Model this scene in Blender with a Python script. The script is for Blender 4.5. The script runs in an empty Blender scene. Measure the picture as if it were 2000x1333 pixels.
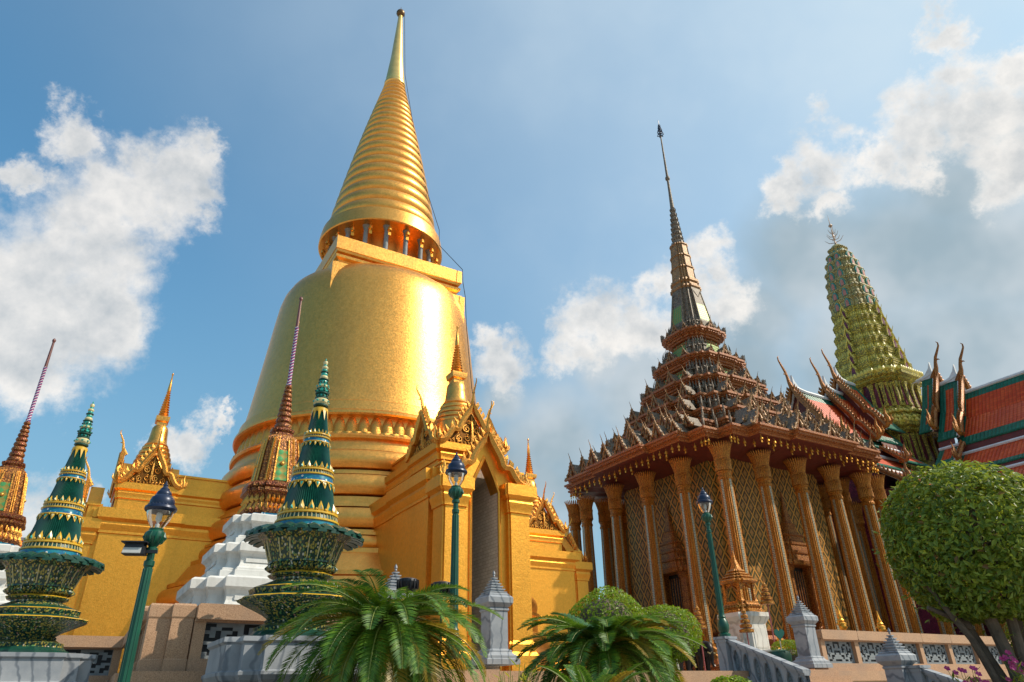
import bpy, bmesh, math, random
from math import sin, cos, pi, radians, sqrt, atan2
from mathutils import Matrix, Vector
random.seed(7)
SC = bpy.context.scene
COL = SC.collection

# ------------------------------------------------------------------ camera
EYE = 1.6
PITCH, ROLL = radians(27.58), radians(1.34)
cam_d = bpy.data.cameras.new("camera")
cam_d.sensor_width = 36.0
cam_d.lens = 1341.0 / 2000.0 * 36.0
cam_d.clip_start = 0.1
cam_d.clip_end = 3000.0
cam = bpy.data.objects.new("camera", cam_d)
COL.objects.link(cam)
R0 = Vector((1, 0, 0)); U0 = Vector((0, -sin(PITCH), cos(PITCH))); FW = Vector((0, cos(PITCH), sin(PITCH)))
RX = R0 * cos(ROLL) - U0 * sin(ROLL); UY = R0 * sin(ROLL) + U0 * cos(ROLL)
cm = Matrix((RX, UY, -FW)).transposed().to_4x4()
cm.translation = (0, 0, EYE)
cam.matrix_world = cm
SC.camera = cam

# ------------------------------------------------------------------ sun and view
SUN_AZ, SUN_EL = radians(94.0), radians(43.0)          # azimuth clockwise from +Y
sun_dir = Vector((sin(SUN_AZ) * cos(SUN_EL), cos(SUN_AZ) * cos(SUN_EL), sin(SUN_EL)))
sl = bpy.data.lights.new("sun", 'SUN'); sl.energy = 4.4; sl.angle = radians(0.6); sl.color = (1.0, 0.9, 0.74)
so = bpy.data.objects.new("sun", sl); COL.objects.link(so)
so.rotation_euler = sun_dir.to_track_quat('Z', 'Y').to_euler()
SC.view_settings.view_transform = 'Standard'
SC.view_settings.look = 'None'
SC.view_settings.exposure = 0.12
SC.view_settings.gamma = 1.0
SC.view_settings.use_curve_mapping = False

# ------------------------------------------------------------------ world: sky and clouds
WB = [(-39.1, 26.8, 6.74), (-36.7, 30.5, 5.27), (-35.1, 34.0, 3.89), (-32.8, 37.4, 3.72), (-30.9, 39.1, 2.16), (-38.9, 36.9, 2.68), (-41.5, 33.0, 2.16), (-38.7, 23.6, 6.05), (-35.3, 25.6, 4.23), (-38.4, 20.4, 3.54), (-31.3, 35.1, 2.85), (-26.3, 18.8, 2.33), (-24.6, 19.8, 1.38), (-28.0, 18.2, 1.99), (-35.3, 11.6, 3.89), (-33.1, 13.6, 2.16), (27.1, 37.1, 2.38), (30.1, 37.6, 2.73), (32.8, 37.8, 2.73), (35.4, 36.5, 2.38), (38.0, 37.0, 2.73), (40.9, 38.1, 3.21), (42.1, 39.8, 2.13), (43.8, 39.3, 2.73), (46.2, 38.8, 2.38), (44.2, 42.4, 1.9), (30.5, 34.9, 2.13), (43.4, 32.0, 2.97), (42.1, 35.6, 2.73), (44.6, 36.3, 2.97), (38.1, 35.1, 2.13), (19.5, 33.1, 2.88), (20.5, 31.3, 2.88), (17.1, 30.6, 3.69), (14.4, 31.0, 2.88), (11.2, 29.3, 3.69), (8.8, 28.7, 3.69), (5.8, 27.6, 3.21), (12.3, 27.1, 4.01), (3.8, 26.2, 2.88), (19.1, 29.0, 3.21), (-2.4, 27.0, 2.56), (-1.5, 25.3, 3.21), (6.5, 26.0, 3.0), (10.5, 27.0, 3.4), (14.5, 28.6, 3.4), (17.5, 28.8, 2.8), (-1.0, 24.5, 2.2)]
GB = [(28.4, 30.8, 6.1), (34.1, 28.3, 8.2), (39.5, 27.3, 8.2), (23.2, 27.5, 4.9), (36.3, 20.1, 8.2), (29.8, 21.7, 8.2), (20.2, 23.5, 6.1), (11.3, 22.5, 6.1), (4.3, 19.2, 6.1), (1.9, 15.2, 4.9), (-0.1, 22.3, 2.9), (8.4, 24.9, 3.3), (38.9, 32.4, 4.9), (44.4, 33.4, 4.9)]
wd = bpy.data.worlds.new("World"); SC.world = wd; wd.use_nodes = True
nt = wd.node_tree; nt.nodes.clear()
def wn(t, **kw):
    n = nt.nodes.new(t)
    for k, v in kw.items(): setattr(n, k, v)
    return n
def wl(a, b): nt.links.new(a, b)
def wmath(op, a, b=None, c=None, clamp=False):
    n = wn('ShaderNodeMath', operation=op, use_clamp=clamp)
    for i, x in enumerate((a, b, c)):
        if x is None: continue
        if isinstance(x, (int, float)): n.inputs[i].default_value = x
        else: wl(x, n.inputs[i])
    return n.outputs[0]
def wmap(x, a, b, c=0.0, d=1.0, smooth=True):
    n = wn('ShaderNodeMapRange'); n.interpolation_type = 'SMOOTHSTEP' if smooth else 'LINEAR'
    wl(x, n.inputs[0])
    for i, q in enumerate((a, b, c, d)): n.inputs[i + 1].default_value = q
    return n.outputs[0]
def wmix(f, a, b):
    n = wn('ShaderNodeMix', data_type='RGBA')
    if isinstance(f, (int, float)): n.inputs[0].default_value = f
    else: wl(f, n.inputs[0])
    for i, x in ((6, a), (7, b)):
        if isinstance(x, tuple): n.inputs[i].default_value = (*x, 1)
        else: wl(x, n.inputs[i])
    return n.outputs[2]
sky = wn('ShaderNodeTexSky', sky_type='NISHITA', sun_disc=False)
sky.sun_elevation = SUN_EL; sky.sun_rotation = SUN_AZ
sky.altitude = 0; sky.air_density = 1.0; sky.dust_density = 1.5; sky.ozone_density = 2.5
tc = wn('ShaderNodeTexCoord')
nrm = wn('ShaderNodeVectorMath', operation='NORMALIZE'); wl(tc.outputs['Generated'], nrm.inputs[0])
D = nrm.outputs[0]
def wnoise(scale, detail, rough=0.6, vec=None):
    n = wn('ShaderNodeTexNoise'); n.inputs['Scale'].default_value = scale
    n.inputs['Detail'].default_value = detail; n.inputs['Roughness'].default_value = rough
    wl(vec or D, n.inputs['Vector']); return n
def displaced(amount, scale, detail, rough):
    n = wnoise(scale, detail, rough)
    s = wn('ShaderNodeVectorMath', operation='SUBTRACT'); wl(n.outputs['Color'], s.inputs[0]); s.inputs[1].default_value = (.5, .5, .5)
    k = wn('ShaderNodeVectorMath', operation='SCALE'); wl(s.outputs[0], k.inputs[0]); k.inputs['Scale'].default_value = amount
    a = wn('ShaderNodeVectorMath', operation='ADD'); wl(D, a.inputs[0]); wl(k.outputs[0], a.inputs[1])
    return a.outputs[0]
def blobs(L, vec):
    acc = None
    for az, el, r in L:
        a, e = radians(az), radians(el)
        d = wn('ShaderNodeVectorMath', operation='DISTANCE'); wl(vec, d.inputs[0])
        d.inputs[1].default_value = (sin(a) * cos(e), cos(a) * cos(e), sin(e))
        v = wmath('MULTIPLY_ADD', d.outputs['Value'], -1.0 / radians(r), 1.0)
        acc = v if acc is None else wmath('SMOOTH_MAX', acc, v, 0.25)
    return acc
Dw = displaced(0.22, 6.0, 9.0, 0.66)
Dg = displaced(0.16, 4.0, 7.0, 0.55)
wv = blobs(WB, Dw); gv = blobs(GB, Dg)
fb = wnoise(13.0, 9.0, 0.62); fb4 = wnoise(4.5, 3.0, 0.5)
wb_ = wmath('ADD', wv, wmath('MULTIPLY_ADD', fb.outputs[0], 1.15, -0.62))
wmask = wmap(wb_, -0.04, 0.62); gmask = wmap(gv, -0.25, 0.75)
def lit(scale, detail, rough, k, dist):
    """relief of the billows: the same noise compared with itself a little nearer the light"""
    a_ = wnoise(scale, detail, rough)
    sh_ = wn('ShaderNodeVectorMath', operation='ADD'); wl(D, sh_.inputs[0]); sh_.inputs[1].default_value = (-.25 * dist, 0.0, .95 * dist)
    b_ = wnoise(scale, detail, rough, sh_.outputs[0])
    return wmath('MULTIPLY_ADD', wmath('SUBTRACT', a_.outputs[0], b_.outputs[0]), k, 0.55, clamp=True)
relief = lit(9.0, 6.0, 0.58, 3.4, 0.022)
big = wnoise(5.0, 4.0, 0.55)
# clear sky: nishita, hazier towards the sun side
skyc = wn('ShaderNodeVectorMath', operation='MULTIPLY'); wl(sky.outputs[0], skyc.inputs[0]); skyc.inputs[1].default_value = (0.92, 1.62, 1.64)
sd = wn('ShaderNodeVectorMath', operation='DOT_PRODUCT'); wl(D, sd.inputs[0]); sd.inputs[1].default_value = tuple(sun_dir)
glow = wmap(sd.outputs['Value'], -0.15, 1.15)
veil = wmath('MULTIPLY', glow, wmap(big.outputs[0], 0.3, 0.75, 0.75, 1.0))
BG = 0.11
def cl(r, g, b): return (r / BG, g / BG, b / BG)
sky2 = wmix(veil, skyc.outputs[0], cl(0.64, 0.75, 0.82))
sepz = wn('ShaderNodeSeparateXYZ'); wl(D, sepz.inputs[0])
sky2 = wmix(wmap(sepz.outputs[2], 0.62, 0.12, 0.0, 0.62), sky2, cl(0.26, 0.40, 0.48))
gshade = wmix(wmap(big.outputs[0], 0.35, 0.7), cl(0.31, 0.40, 0.45), cl(0.56, 0.61, 0.64))
s1 = wmix(wmath('MULTIPLY', gmask, 0.86), sky2, gshade)
wshade_f = wmath('ADD', wmath('MULTIPLY', relief, 0.85), wmath('MULTIPLY', wmap(wv, 0.95, 0.15), 0.38), clamp=True)
wshade = wmix(wshade_f, cl(0.50, 0.53, 0.55), cl(0.92, 0.88, 0.83))
s2 = wmix(wmath('MULTIPLY', wmask, 0.90), s1, wshade)
bgn = wn('ShaderNodeBackground'); bgn.inputs[1].default_value = BG
wl(s2, bgn.inputs[0])
wo = wn('ShaderNodeOutputWorld'); wl(bgn.outputs[0], wo.inputs[0])

# ------------------------------------------------------------------ grid of the precinct
GA = radians(31.5)
CH = Vector((-7.05, 31.0, 0))                       # golden chedi
EU = Vector((cos(GA), sin(GA), 0)); EV = Vector((-sin(GA), cos(GA), 0))
MO = CH + EU * 23.35                                # spired temple
PR = CH + EU * 45.0                                 # cruciform temple
ZT = 2.1                                            # terrace floor

# ------------------------------------------------------------------ mesh helpers
class MB:
    def __init__(self): self.v = []; self.f = []; self.m = []; self.uv = []
    def add(self, verts, faces, mat=0, M=None, uvs=None):
        b = len(self.v)
        self.v += [tuple(M @ Vector(p)) if M is not None else tuple(p) for p in verts]
        for i, f in enumerate(faces):
            self.f.append(tuple(b + k for k in f))
            self.m.append(mat[i] if isinstance(mat, (list, tuple)) else mat)
            self.uv.append(uvs[i] if uvs else None)
        return self
    def join(self, o, M=None, mat=None):
        b = len(self.v)
        self.v += [tuple(M @ Vector(p)) if M is not None else p for p in o.v]
        self.f += [tuple(b + k for k in f) for f in o.f]
        self.m += o.m if mat is None else [mat] * len(o.m)
        self.uv += o.uv
        return self
    def box(self, c, s, mat=0, M=None, top=1.0, rz=0.0):
        x, y, z = s[0] / 2, s[1] / 2, s[2] / 2
        vs = [(-x, -y, -z), (x, -y, -z), (x, y, -z), (-x, y, -z), (-x * top, -y * top, z), (x * top, -y * top, z), (x * top, y * top, z), (-x * top, y * top, z)]
        cr, sr = cos(rz), sin(rz)
        vs = [(c[0] + a * cr - b * sr, c[1] + a * sr + b * cr, c[2] + d) for a, b, d in vs]
        fs = [(0, 3, 2, 1), (4, 5, 6, 7), (0, 1, 5, 4), (1, 2, 6, 5), (2, 3, 7, 6), (3, 0, 4, 7)]
        uv = [[(0, 0), (0, s[1]), (s[0], s[1]), (s[0], 0)], [(0, 0), (s[0], 0), (s[0], s[1]), (0, s[1])]] + [[(0, 0), (w, 0), (w, s[2]), (0, s[2])] for w in (s[0], s[1], s[0], s[1])]
        return self.add(vs, fs, mat, M, uv)
    def loft(self, fn, prof, mat=0, M=None, cap=True, closed=True):
        """fn(a) -> plan outline; prof = [(a, z[, mat])]"""
        rings = [fn(p[0]) for p in prof]
        n = len(rings[0])
        vs = []; fs = []; ms = []; uvs = []
        per = [0.0]
        big = max(rings, key=lambda r: abs(r[0][0]) + abs(r[0][1]))
        for i in range(n):
            a, b = big[i], big[(i + 1) % n]; per.append(per[-1] + math.hypot(b[0] - a[0], b[1] - a[1]))
        s = [0.0]
        for i in range(1, len(prof)): s.append(s[-1] + math.hypot(prof[i][0] - prof[i - 1][0], prof[i][1] - prof[i - 1][1]))
        for r, p in zip(rings, prof): vs += [(x, y, p[1]) for x, y in r]
        for j in range(len(prof) - 1):
            mj = prof[j][2] if len(prof[j]) > 2 else mat
            for i in range(n):
                k = (i + 1) % n
                fs.append((j * n + i, j * n + k, (j + 1) * n + k, (j + 1) * n + i)); ms.append(mj)
                uvs.append([(per[i], s[j]), (per[i + 1], s[j]), (per[i + 1], s[j + 1]), (per[i], s[j + 1])])
        if cap:
            m0 = prof[0][2] if len(prof[0]) > 2 else mat; m1 = prof[-1][2] if len(prof[-1]) > 2 else mat
            fs.append(tuple(range(n - 1, -1, -1))); ms.append(m0); uvs.append([rings[0][i] for i in range(n - 1, -1, -1)])
            o = (len(prof) - 1) * n
            fs.append(tuple(range(o, o + n))); ms.append(m1); uvs.append([rings[-1][i] for i in range(n)])
        return self.add(vs, fs, ms, M, uvs)
    def lathe(self, prof, n=48, mat=0, M=None, cap=True):
        return self.loft(lambda r: [(r * cos(2 * pi * i / n), r * sin(2 * pi * i / n)) for i in range(n)], prof, mat, M, cap)
    def tube(self, path, rad, n=6, mat=0, M=None, flat=1.0):
        """tube along path; rad a number or a list; ends capped"""
        P = [Vector(p) for p in path]; L = len(P)
        if isinstance(rad, (int, float)): rad = [rad] * L
        t0 = (P[1] - P[0]).normalized()
        ref = Vector((0, 0, 1)) if abs(t0.z) < 0.9 else Vector((1, 0, 0))
        a = t0.cross(ref).normalized(); vs = []; fs = []; uvs = []
        for i in range(L):
            t = (P[min(i + 1, L - 1)] - P[max(i - 1, 0)])
            t = t.normalized() if t.length > 1e-9 else t0
            a = (a - t * a.dot(t)); a = a.normalized() if a.length > 1e-6 else t.orthogonal().normalized()
            b = t.cross(a)
            for k in range(n):
                an = 2 * pi * k / n
                vs.append(tuple(P[i] + a * (rad[i] * cos(an) * flat) + b * (rad[i] * sin(an))))
        ln = 0
        for i in range(L - 1):
            l2 = ln + (P[i + 1] - P[i]).length
            for k in range(n):
                q = (k + 1) % n
                fs.append((i * n + k, i * n + q, (i + 1) * n + q, (i + 1) * n + k))
                uvs.append([(k / n, ln), ((k + 1) / n, ln), ((k + 1) / n, l2), (k / n, l2)])
            ln = l2
        fs.append(tuple(range(n - 1, -1, -1))); uvs.append([(0, 0)] * n)
        fs.append(tuple(range((L - 1) * n, L * n))); uvs.append([(0, 0)] * n)
        return self.add(vs, fs, mat, M, uvs)
    def prism(self, poly, y0, y1, mat=0, M=None):
        """poly in (x,z); extruded from y0 to y1"""
        n = len(poly)
        vs = [(x, y0, z) for x, z in poly] + [(x, y1, z) for x, z in poly]
        fs = [tuple(range(n)), tuple(range(2 * n - 1, n - 1, -1))]
        uvs = [list(poly), [poly[i] for i in range(n - 1, -1, -1)]]
        for i in range(n):
            k = (i + 1) % n; fs.append((i, i + n, k + n, k)); l = math.hypot(poly[k][0] - poly[i][0], poly[k][1] - poly[i][1])
            uvs.append([(0, 0), (0, abs(y1 - y0)), (l, abs(y1 - y0)), (l, 0)])
        return self.add(vs, fs, mat, M, uvs)
    def ball(self, c, r, n=10, mat=0, M=None, sz=1.0):
        pr = [(max(r * sin(pi * i / n), 0.001), -r * sz * cos(pi * i / n)) for i in range(n + 1)]
        MM = Matrix.Translation(c); MM = M @ MM if M is not None else MM
        return self.lathe(pr, max(8, n), mat, MM)
    def shift(self, dx=0, dy=0, dz=0):
        self.v = [(x + dx, y + dy, z + dz) for x, y, z in self.v]; return self

def RZ(a): return Matrix.Rotation(a, 4, 'Z')
def TR(x, y, z): return Matrix.Translation((x, y, z))

def obj(name, mb, mats, parent=None, loc=None, rot=None, smooth=True, angle=32):
    me = bpy.data.meshes.new(name)
    me.from_pydata(mb.v, [], mb.f)
    if not isinstance(mats, (list, tuple)): mats = [mats]
    for m in mats: me.materials.append(m)
    me.polygons.foreach_set('material_index', mb.m)
    if any(u is not None for u in mb.uv):
        ul = me.uv_layers.new(name='UVMap'); flat = []
        for f, u in zip(mb.f, mb.uv):
            for k in range(len(f)): flat += (u[k] if u is not None else (0.0, 0.0))
        ul.data.foreach_set('uv', flat)
    bm = bmesh.new(); bm.from_mesh(me)
    bmesh.ops.recalc_face_normals(bm, faces=bm.faces); bm.to_mesh(me); bm.free()
    if smooth:
        me.polygons.foreach_set('use_smooth', [True] * len(me.polygons))
        me.set_sharp_from_angle(angle=radians(angle))
    me.update()
    o = bpy.data.objects.new(name, me); COL.objects.link(o)
    if parent is not None: o.parent = parent
    if loc is not None: o.location = loc
    if rot is not None: o.rotation_euler = rot
    return o
def leafobj(name, verts, faces, mats, midx, parent=None, loc=None):
    me = bpy.data.meshes.new(name); me.from_pydata(verts, [], faces)
    for m in mats: me.materials.append(m)
    me.polygons.foreach_set('material_index', midx); me.update()
    o = bpy.data.objects.new(name, me); COL.objects.link(o)
    if parent is not None: o.parent = parent
    if loc is not None: o.location = loc
    return o
def thing(name, label, cat, loc=(0, 0, 0), rz=0.0, group=None):
    o = bpy.data.objects.new(name, None); COL.objects.link(o)
    o.location = loc; o.rotation_euler = (0, 0, rz); o.empty_display_size = 0.3
    return tag(o, label, cat, group)
def tag(o, label, cat, group=None):
    o['label'] = label; o['category'] = cat
    if group: o['group'] = group
    return o
def structure(o): o['kind'] = 'structure'; return o
def cp(o, parent, M=None):
    c = o.copy(); COL.objects.link(c); c.parent = parent
    if M is not None: c.matrix_local = M
    return c
def copy_tree(o, parent=None):
    c = o.copy(); COL.objects.link(c); c.parent = parent
    for ch in list(o.children): copy_tree(ch, c)
    return c

# ------------------------------------------------------------------ materials
class NB:
    def __init__(self, name):
        self.mat = bpy.data.materials.new(name); self.mat.use_nodes = True
        self.t = self.mat.node_tree; self.b = self.t.nodes['Principled BSDF']
    def n(self, ty, **kw):
        x = self.t.nodes.new(ty)
        for k, v in kw.items(): setattr(x, k, v)
        return x
    def l(self, a, b): self.t.links.new(a, b)
    def math(self, op, a, b=None, c=None, clamp=False):
        n = self.n('ShaderNodeMath', operation=op, use_clamp=clamp)
        for i, x in enumerate((a, b, c)):
            if x is None: continue
            if isinstance(x, (int, float)): n.inputs[i].default_value = x
            else: self.l(x, n.inputs[i])
        return n.outputs[0]
    def map(self, x, a, b, c=0.0, d=1.0):
        n = self.n('ShaderNodeMapRange'); self.l(x, n.inputs[0])
        for i, q in enumerate((a, b, c, d)): n.inputs[i + 1].default_value = q
        return n.outputs[0]
    def mix(self, f, a, b, mode='MIX'):
        n = self.n('ShaderNodeMix', data_type='RGBA', blend_type=mode)
        if isinstance(f, (int, float)): n.inputs[0].default_value = f
        else: self.l(f, n.inputs[0])
        for i, x in ((6, a), (7, b)):
            if isinstance(x, tuple): n.inputs[i].default_value = (*x[:3], 1)
            else: self.l(x, n.inputs[i])
        return n.outputs[2]
    def obj(self): return self.n('ShaderNodeTexCoord').outputs['Object']
    def uv(self):
        s = self.n('ShaderNodeSeparateXYZ'); self.l(self.n('ShaderNodeTexCoord').outputs['UV'], s.inputs[0]); return s.outputs[0], s.outputs[1]
    def noise(self, scale, detail=4, rough=.55, vec=None):
        n = self.n('ShaderNodeTexNoise'); n.inputs['Scale'].default_value = scale; n.inputs['Detail'].default_value = detail
        n.inputs['Roughness'].default_value = rough; self.l(vec or self.obj(), n.inputs['Vector']); return n.outputs[0]
    def voro(self, scale, out='Color', vec=None, feature='F1'):
        n = self.n('ShaderNodeTexVoronoi', feature=feature); n.inputs['Scale'].default_value = scale
        self.l(vec or self.obj(), n.inputs['Vector']); return n.outputs[out]
    def ramp(self, f, stops, interp='LINEAR'):
        n = self.n('ShaderNodeValToRGB'); e = n.color_ramp.elements; n.color_ramp.interpolation = interp
        while len(e) < len(stops): e.new(0.5)
        for i, (p, c) in enumerate(stops): e[i].position = p; e[i].color = (*c, 1)
        self.l(f, n.inputs[0]); return n.outputs[0]
    def bump(self, h, st=.3, dist=.02):
        n = self.n('ShaderNodeBump'); n.inputs['Strength'].default_value = st; n.inputs['Distance'].default_value = dist
        self.l(h, n.inputs['Height']); self.l(n.outputs[0], self.b.inputs['Normal'])
    def set(self, col=None, metal=0.0, rough=.5, spec=.5):
        if col is not None:
            if isinstance(col, tuple): self.b.inputs['Base Color'].default_value = (*col, 1)
            else: self.l(col, self.b.inputs['Base Color'])
        self.b.inputs['Metallic'].default_value = metal
        if isinstance(rough, (int, float)): self.b.inputs['Roughness'].default_value = rough
        else: self.l(rough, self.b.inputs['Roughness'])
        self.b.inputs['Specular IOR Level'].default_value = spec
        return self.mat
    def grey(self, c):
        n = self.n('ShaderNodeRGBToBW'); self.l(c, n.inputs[0]); return n.outputs[0]

def plain(name, col, rough=.5, metal=0.0, var=.15, scale=6.0, bump=0.0, bscale=40.0, spec=.5):
    b = NB(name); f = b.noise(scale, 5)
    c = b.mix(b.map(f, .3, .7), tuple(x * (1 - var) for x in col), tuple(min(1, x * (1 + var)) for x in col))
    if bump: b.bump(b.noise(bscale, 3), bump, .02)
    return b.set(c, metal, rough, spec)

def gold_mat(name, col, rough=.38, fine=22.0, bump=.25, dark=.72, stain=.6):
    b = NB(name)
    f = b.noise(fine, 3, .6); v = b.grey(b.voro(fine * 1.6))
    mp = b.n('ShaderNodeMapping'); mp.inputs['Scale'].default_value = (1.0, 1.0, .22); b.l(b.obj(), mp.inputs[0]); g = b.noise(.75, 5, .6, mp.outputs[0])
    c = b.mix(b.map(f, .35, .68), tuple(x * dark for x in col), col)
    c = b.mix(b.map(g, .45, .72, 0.0, stain), c, (col[0] * .62, col[1] * .66, col[2] * .8))
    c = b.mix(b.map(v, .2, .8, .0, .22), c, (min(1, col[0] * 1.15), min(1, col[1] * 1.2), col[2] * 1.6))
    m2 = b.noise(fine * .35, 4, .65)
    c = b.mix(b.map(m2, .42, .66, 0, .30), c, (col[0] * .62, col[1] * .55, col[2] * .5))
    h = b.math('ADD', b.math('ADD', f, b.math('MULTIPLY', v, .5)), b.math('MULTIPLY', m2, 1.2))
    b.bump(h, bump, .03)
    r = b.map(f, .3, .7, rough - .08, rough + .12)
    return b.set(c, 1.0, r)
M = {}
M['gold'] = gold_mat('gold_leaf', (.96, .445, .095), .36, 14.0, .12, .82, .65)
M['goldwall'] = gold_mat('gold_wall', (.97, .43, .058), .41, 24.0, .18, .82, .6)
M['golddeep'] = gold_mat('gold_carved', (.90, .44, .09), .42, 30.0, .35, .55)
M['golddark'] = gold_mat('gold_dark_relief', (.20, .085, .02), .55, 30.0, .3)  # dark red-brown gold of the field behind the scrolls
def ornate(name, a, bcol, dcol, scale, metal=.6, rough=.42, bump=.5):
    """small chips of coloured glass and gilding"""
    b = NB(name); v = b.voro(scale); g = b.grey(v); d = b.voro(scale, 'Distance'); n = b.noise(scale * .2, 3)
    c = b.ramp(g, [(0.0, dcol), (.33, dcol), (.36, bcol), (.58, bcol), (.61, a), (1.0, tuple(min(1, x * 1.25) for x in a))], 'LINEAR')
    c = b.mix(b.map(d, .25, .6), c, tuple(x * .35 for x in dcol))
    c = b.mix(b.map(n, .35, .7, 0, .4), c, tuple(x * .6 for x in a))
    b.bump(d, bump, .02)
    return b.set(c, metal, rough)
M['mosaic'] = ornate('gold_glass_mosaic', (.74, .31, .055), (.58, .20, .04), (.30, .085, .022), 26.0, .35)
M['mosaicdark'] = ornate('dark_glass_mosaic', (.44, .35, .24), (.27, .22, .17), (.15, .09, .055), 22.0, .1, .55)
M['trim'] = ornate('terracotta_gilt_trim', (.82, .32, .08), (.66, .22, .055), (.34, .08, .03), 30.0, .1, .5)
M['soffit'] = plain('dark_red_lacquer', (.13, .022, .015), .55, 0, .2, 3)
M['gabletrim'] = ornate('weathered_gilt', (.84, .45, .15), (.54, .29, .12), (.26, .14, .08), 30.0, .25, .45)
M['redgold'] = ornate('red_gold_chips', (.50, .23, .05), (.40, .10, .03), (.22, .03, .02), 34.0, .45, .4)
def white_mat():
    b = NB('whitewash'); mp = b.n('ShaderNodeMapping'); mp.inputs['Scale'].default_value = (5.0, 5.0, .7); b.l(b.obj(), mp.inputs[0])
    c = b.mix(b.map(b.noise(1.6, 5), .3, .7), (.60, .59, .56), (.69, .68, .65))
    c = b.mix(b.map(b.noise(1.0, 5, .65, mp.outputs[0]), .48, .75, 0, .65), c, (.36, .345, .31))
    b.bump(b.noise(30, 3), .15, .02); return b.set(c, 0, .78)
M['white'] = white_mat()
M['white2'] = plain('white_mortar', (.78, .78, .76), .7, 0, .05)
def granite_mat():
    b = NB('granite'); n = b.noise(70, 3, .7); g = b.noise(1.1, 4, .6)
    c = b.ramp(n, [(.25, (.12, .065, .04)), (.45, (.43, .245, .135)), (.7, (.60, .38, .235))])
    c = b.mix(b.map(g, .42, .75, 0, .55), c, (.26, .19, .145))
    b.bump(n, .25, .01); return b.set(c, 0, .7)
M['granite'] = granite_mat()
def marble_mat(name, a, bb, vein):
    b = NB(name); o = b.obj(); n = b.noise(2.2, 6, .62)
    w = b.n('ShaderNodeTexWave'); w.inputs['Scale'].default_value = 1.3; w.inputs['Distortion'].default_value = 9.0; w.inputs['Detail'].default_value = 4
    b.l(o, w.inputs['Vector'])
    c = b.mix(b.map(n, .3, .7), a, bb); c = b.mix(b.map(w.outputs['Fac'], .0, .16, .75, 0), c, vein)
    c = b.mix(b.map(b.noise(.9, 4), .5, .75, 0, .5), c, tuple(x * .55 for x in bb))
    b.bump(b.noise(45, 3), .1, .01); return b.set(c, 0, .5)
M['marble'] = marble_mat('grey_marble', (.23, .25, .28), (.38, .39, .41), (.085, .105, .135))
M['marblew'] = marble_mat('pale_marble', (.62, .58, .52), (.74, .70, .63), (.42, .38, .33))
M['stone'] = plain('lattice_stone', (.21, .235, .25), .7, 0, .2, 4, .2, 40)
M['cream'] = plain('cream_plaster', (.60, .51, .39), .8, 0, .12, 1.2, .1, 20)
def brick_mat():
    b = NB('grey_block'); u, v = b.uv(); cb = b.n('ShaderNodeCombineXYZ'); b.l(u, cb.inputs[0]); b.l(v, cb.inputs[1])
    k = b.n('ShaderNodeTexBrick'); b.l(cb.outputs[0], k.inputs['Vector'])
    k.inputs['Scale'].default_value = 2.4; k.inputs['Mortar Size'].default_value = .012
    for i, c in enumerate([(.42, .36, .29), (.52, .45, .37), (.17, .14, .11)]): k.inputs[i + 1].default_value = (*c, 1)
    c = b.mix(b.map(b.noise(3, 4), .3, .7, 0, .4), k.outputs['Color'], (.28, .24, .2))
    b.bump(k.outputs['Fac'], -.3, .01); return b.set(c, 0, .75)
M['brick'] = brick_mat()
def tile_mat(name, col, col2, du=.26, dv=.25, rough=.33):
    b = NB(name); u, v = b.uv()
    fu = b.math('FRACT', b.math('DIVIDE', u, du)); row = b.math('FLOOR', b.math('DIVIDE', v, dv))
    fv = b.math('FRACT', b.math('DIVIDE', v, dv))
    cell = b.n('ShaderNodeCombineXYZ'); b.l(b.math('FLOOR', b.math('DIVIDE', u, du)), cell.inputs[0]); b.l(row, cell.inputs[1])
    w = b.n('ShaderNodeTexWhiteNoise'); b.l(cell.outputs[0], w.inputs['Vector'])
    c = b.mix(w.outputs['Value'], col, col2)
    c = b.mix(b.map(b.noise(.6, 4), .4, .75, 0, .45), c, tuple(x * .55 for x in col))
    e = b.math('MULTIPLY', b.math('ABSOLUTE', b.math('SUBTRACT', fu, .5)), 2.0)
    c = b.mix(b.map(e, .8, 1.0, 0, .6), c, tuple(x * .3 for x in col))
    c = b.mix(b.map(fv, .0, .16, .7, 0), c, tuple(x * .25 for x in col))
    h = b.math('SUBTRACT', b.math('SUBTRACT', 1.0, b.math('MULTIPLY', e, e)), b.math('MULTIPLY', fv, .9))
    b.bump(h, .9, .03); return b.set(c, 0, rough, .22)
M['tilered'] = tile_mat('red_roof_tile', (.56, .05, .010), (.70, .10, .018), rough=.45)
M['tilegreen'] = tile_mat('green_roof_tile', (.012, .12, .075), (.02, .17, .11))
M['roofwhite'] = plain('white_roof_edge', (.66, .67, .68), .5, 0, .1, 2)
M['maroon'] = ornate('maroon_tile', (.34, .04, .085), (.27, .03, .07), (.17, .018, .045), 14.0, 0, .35)
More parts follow.
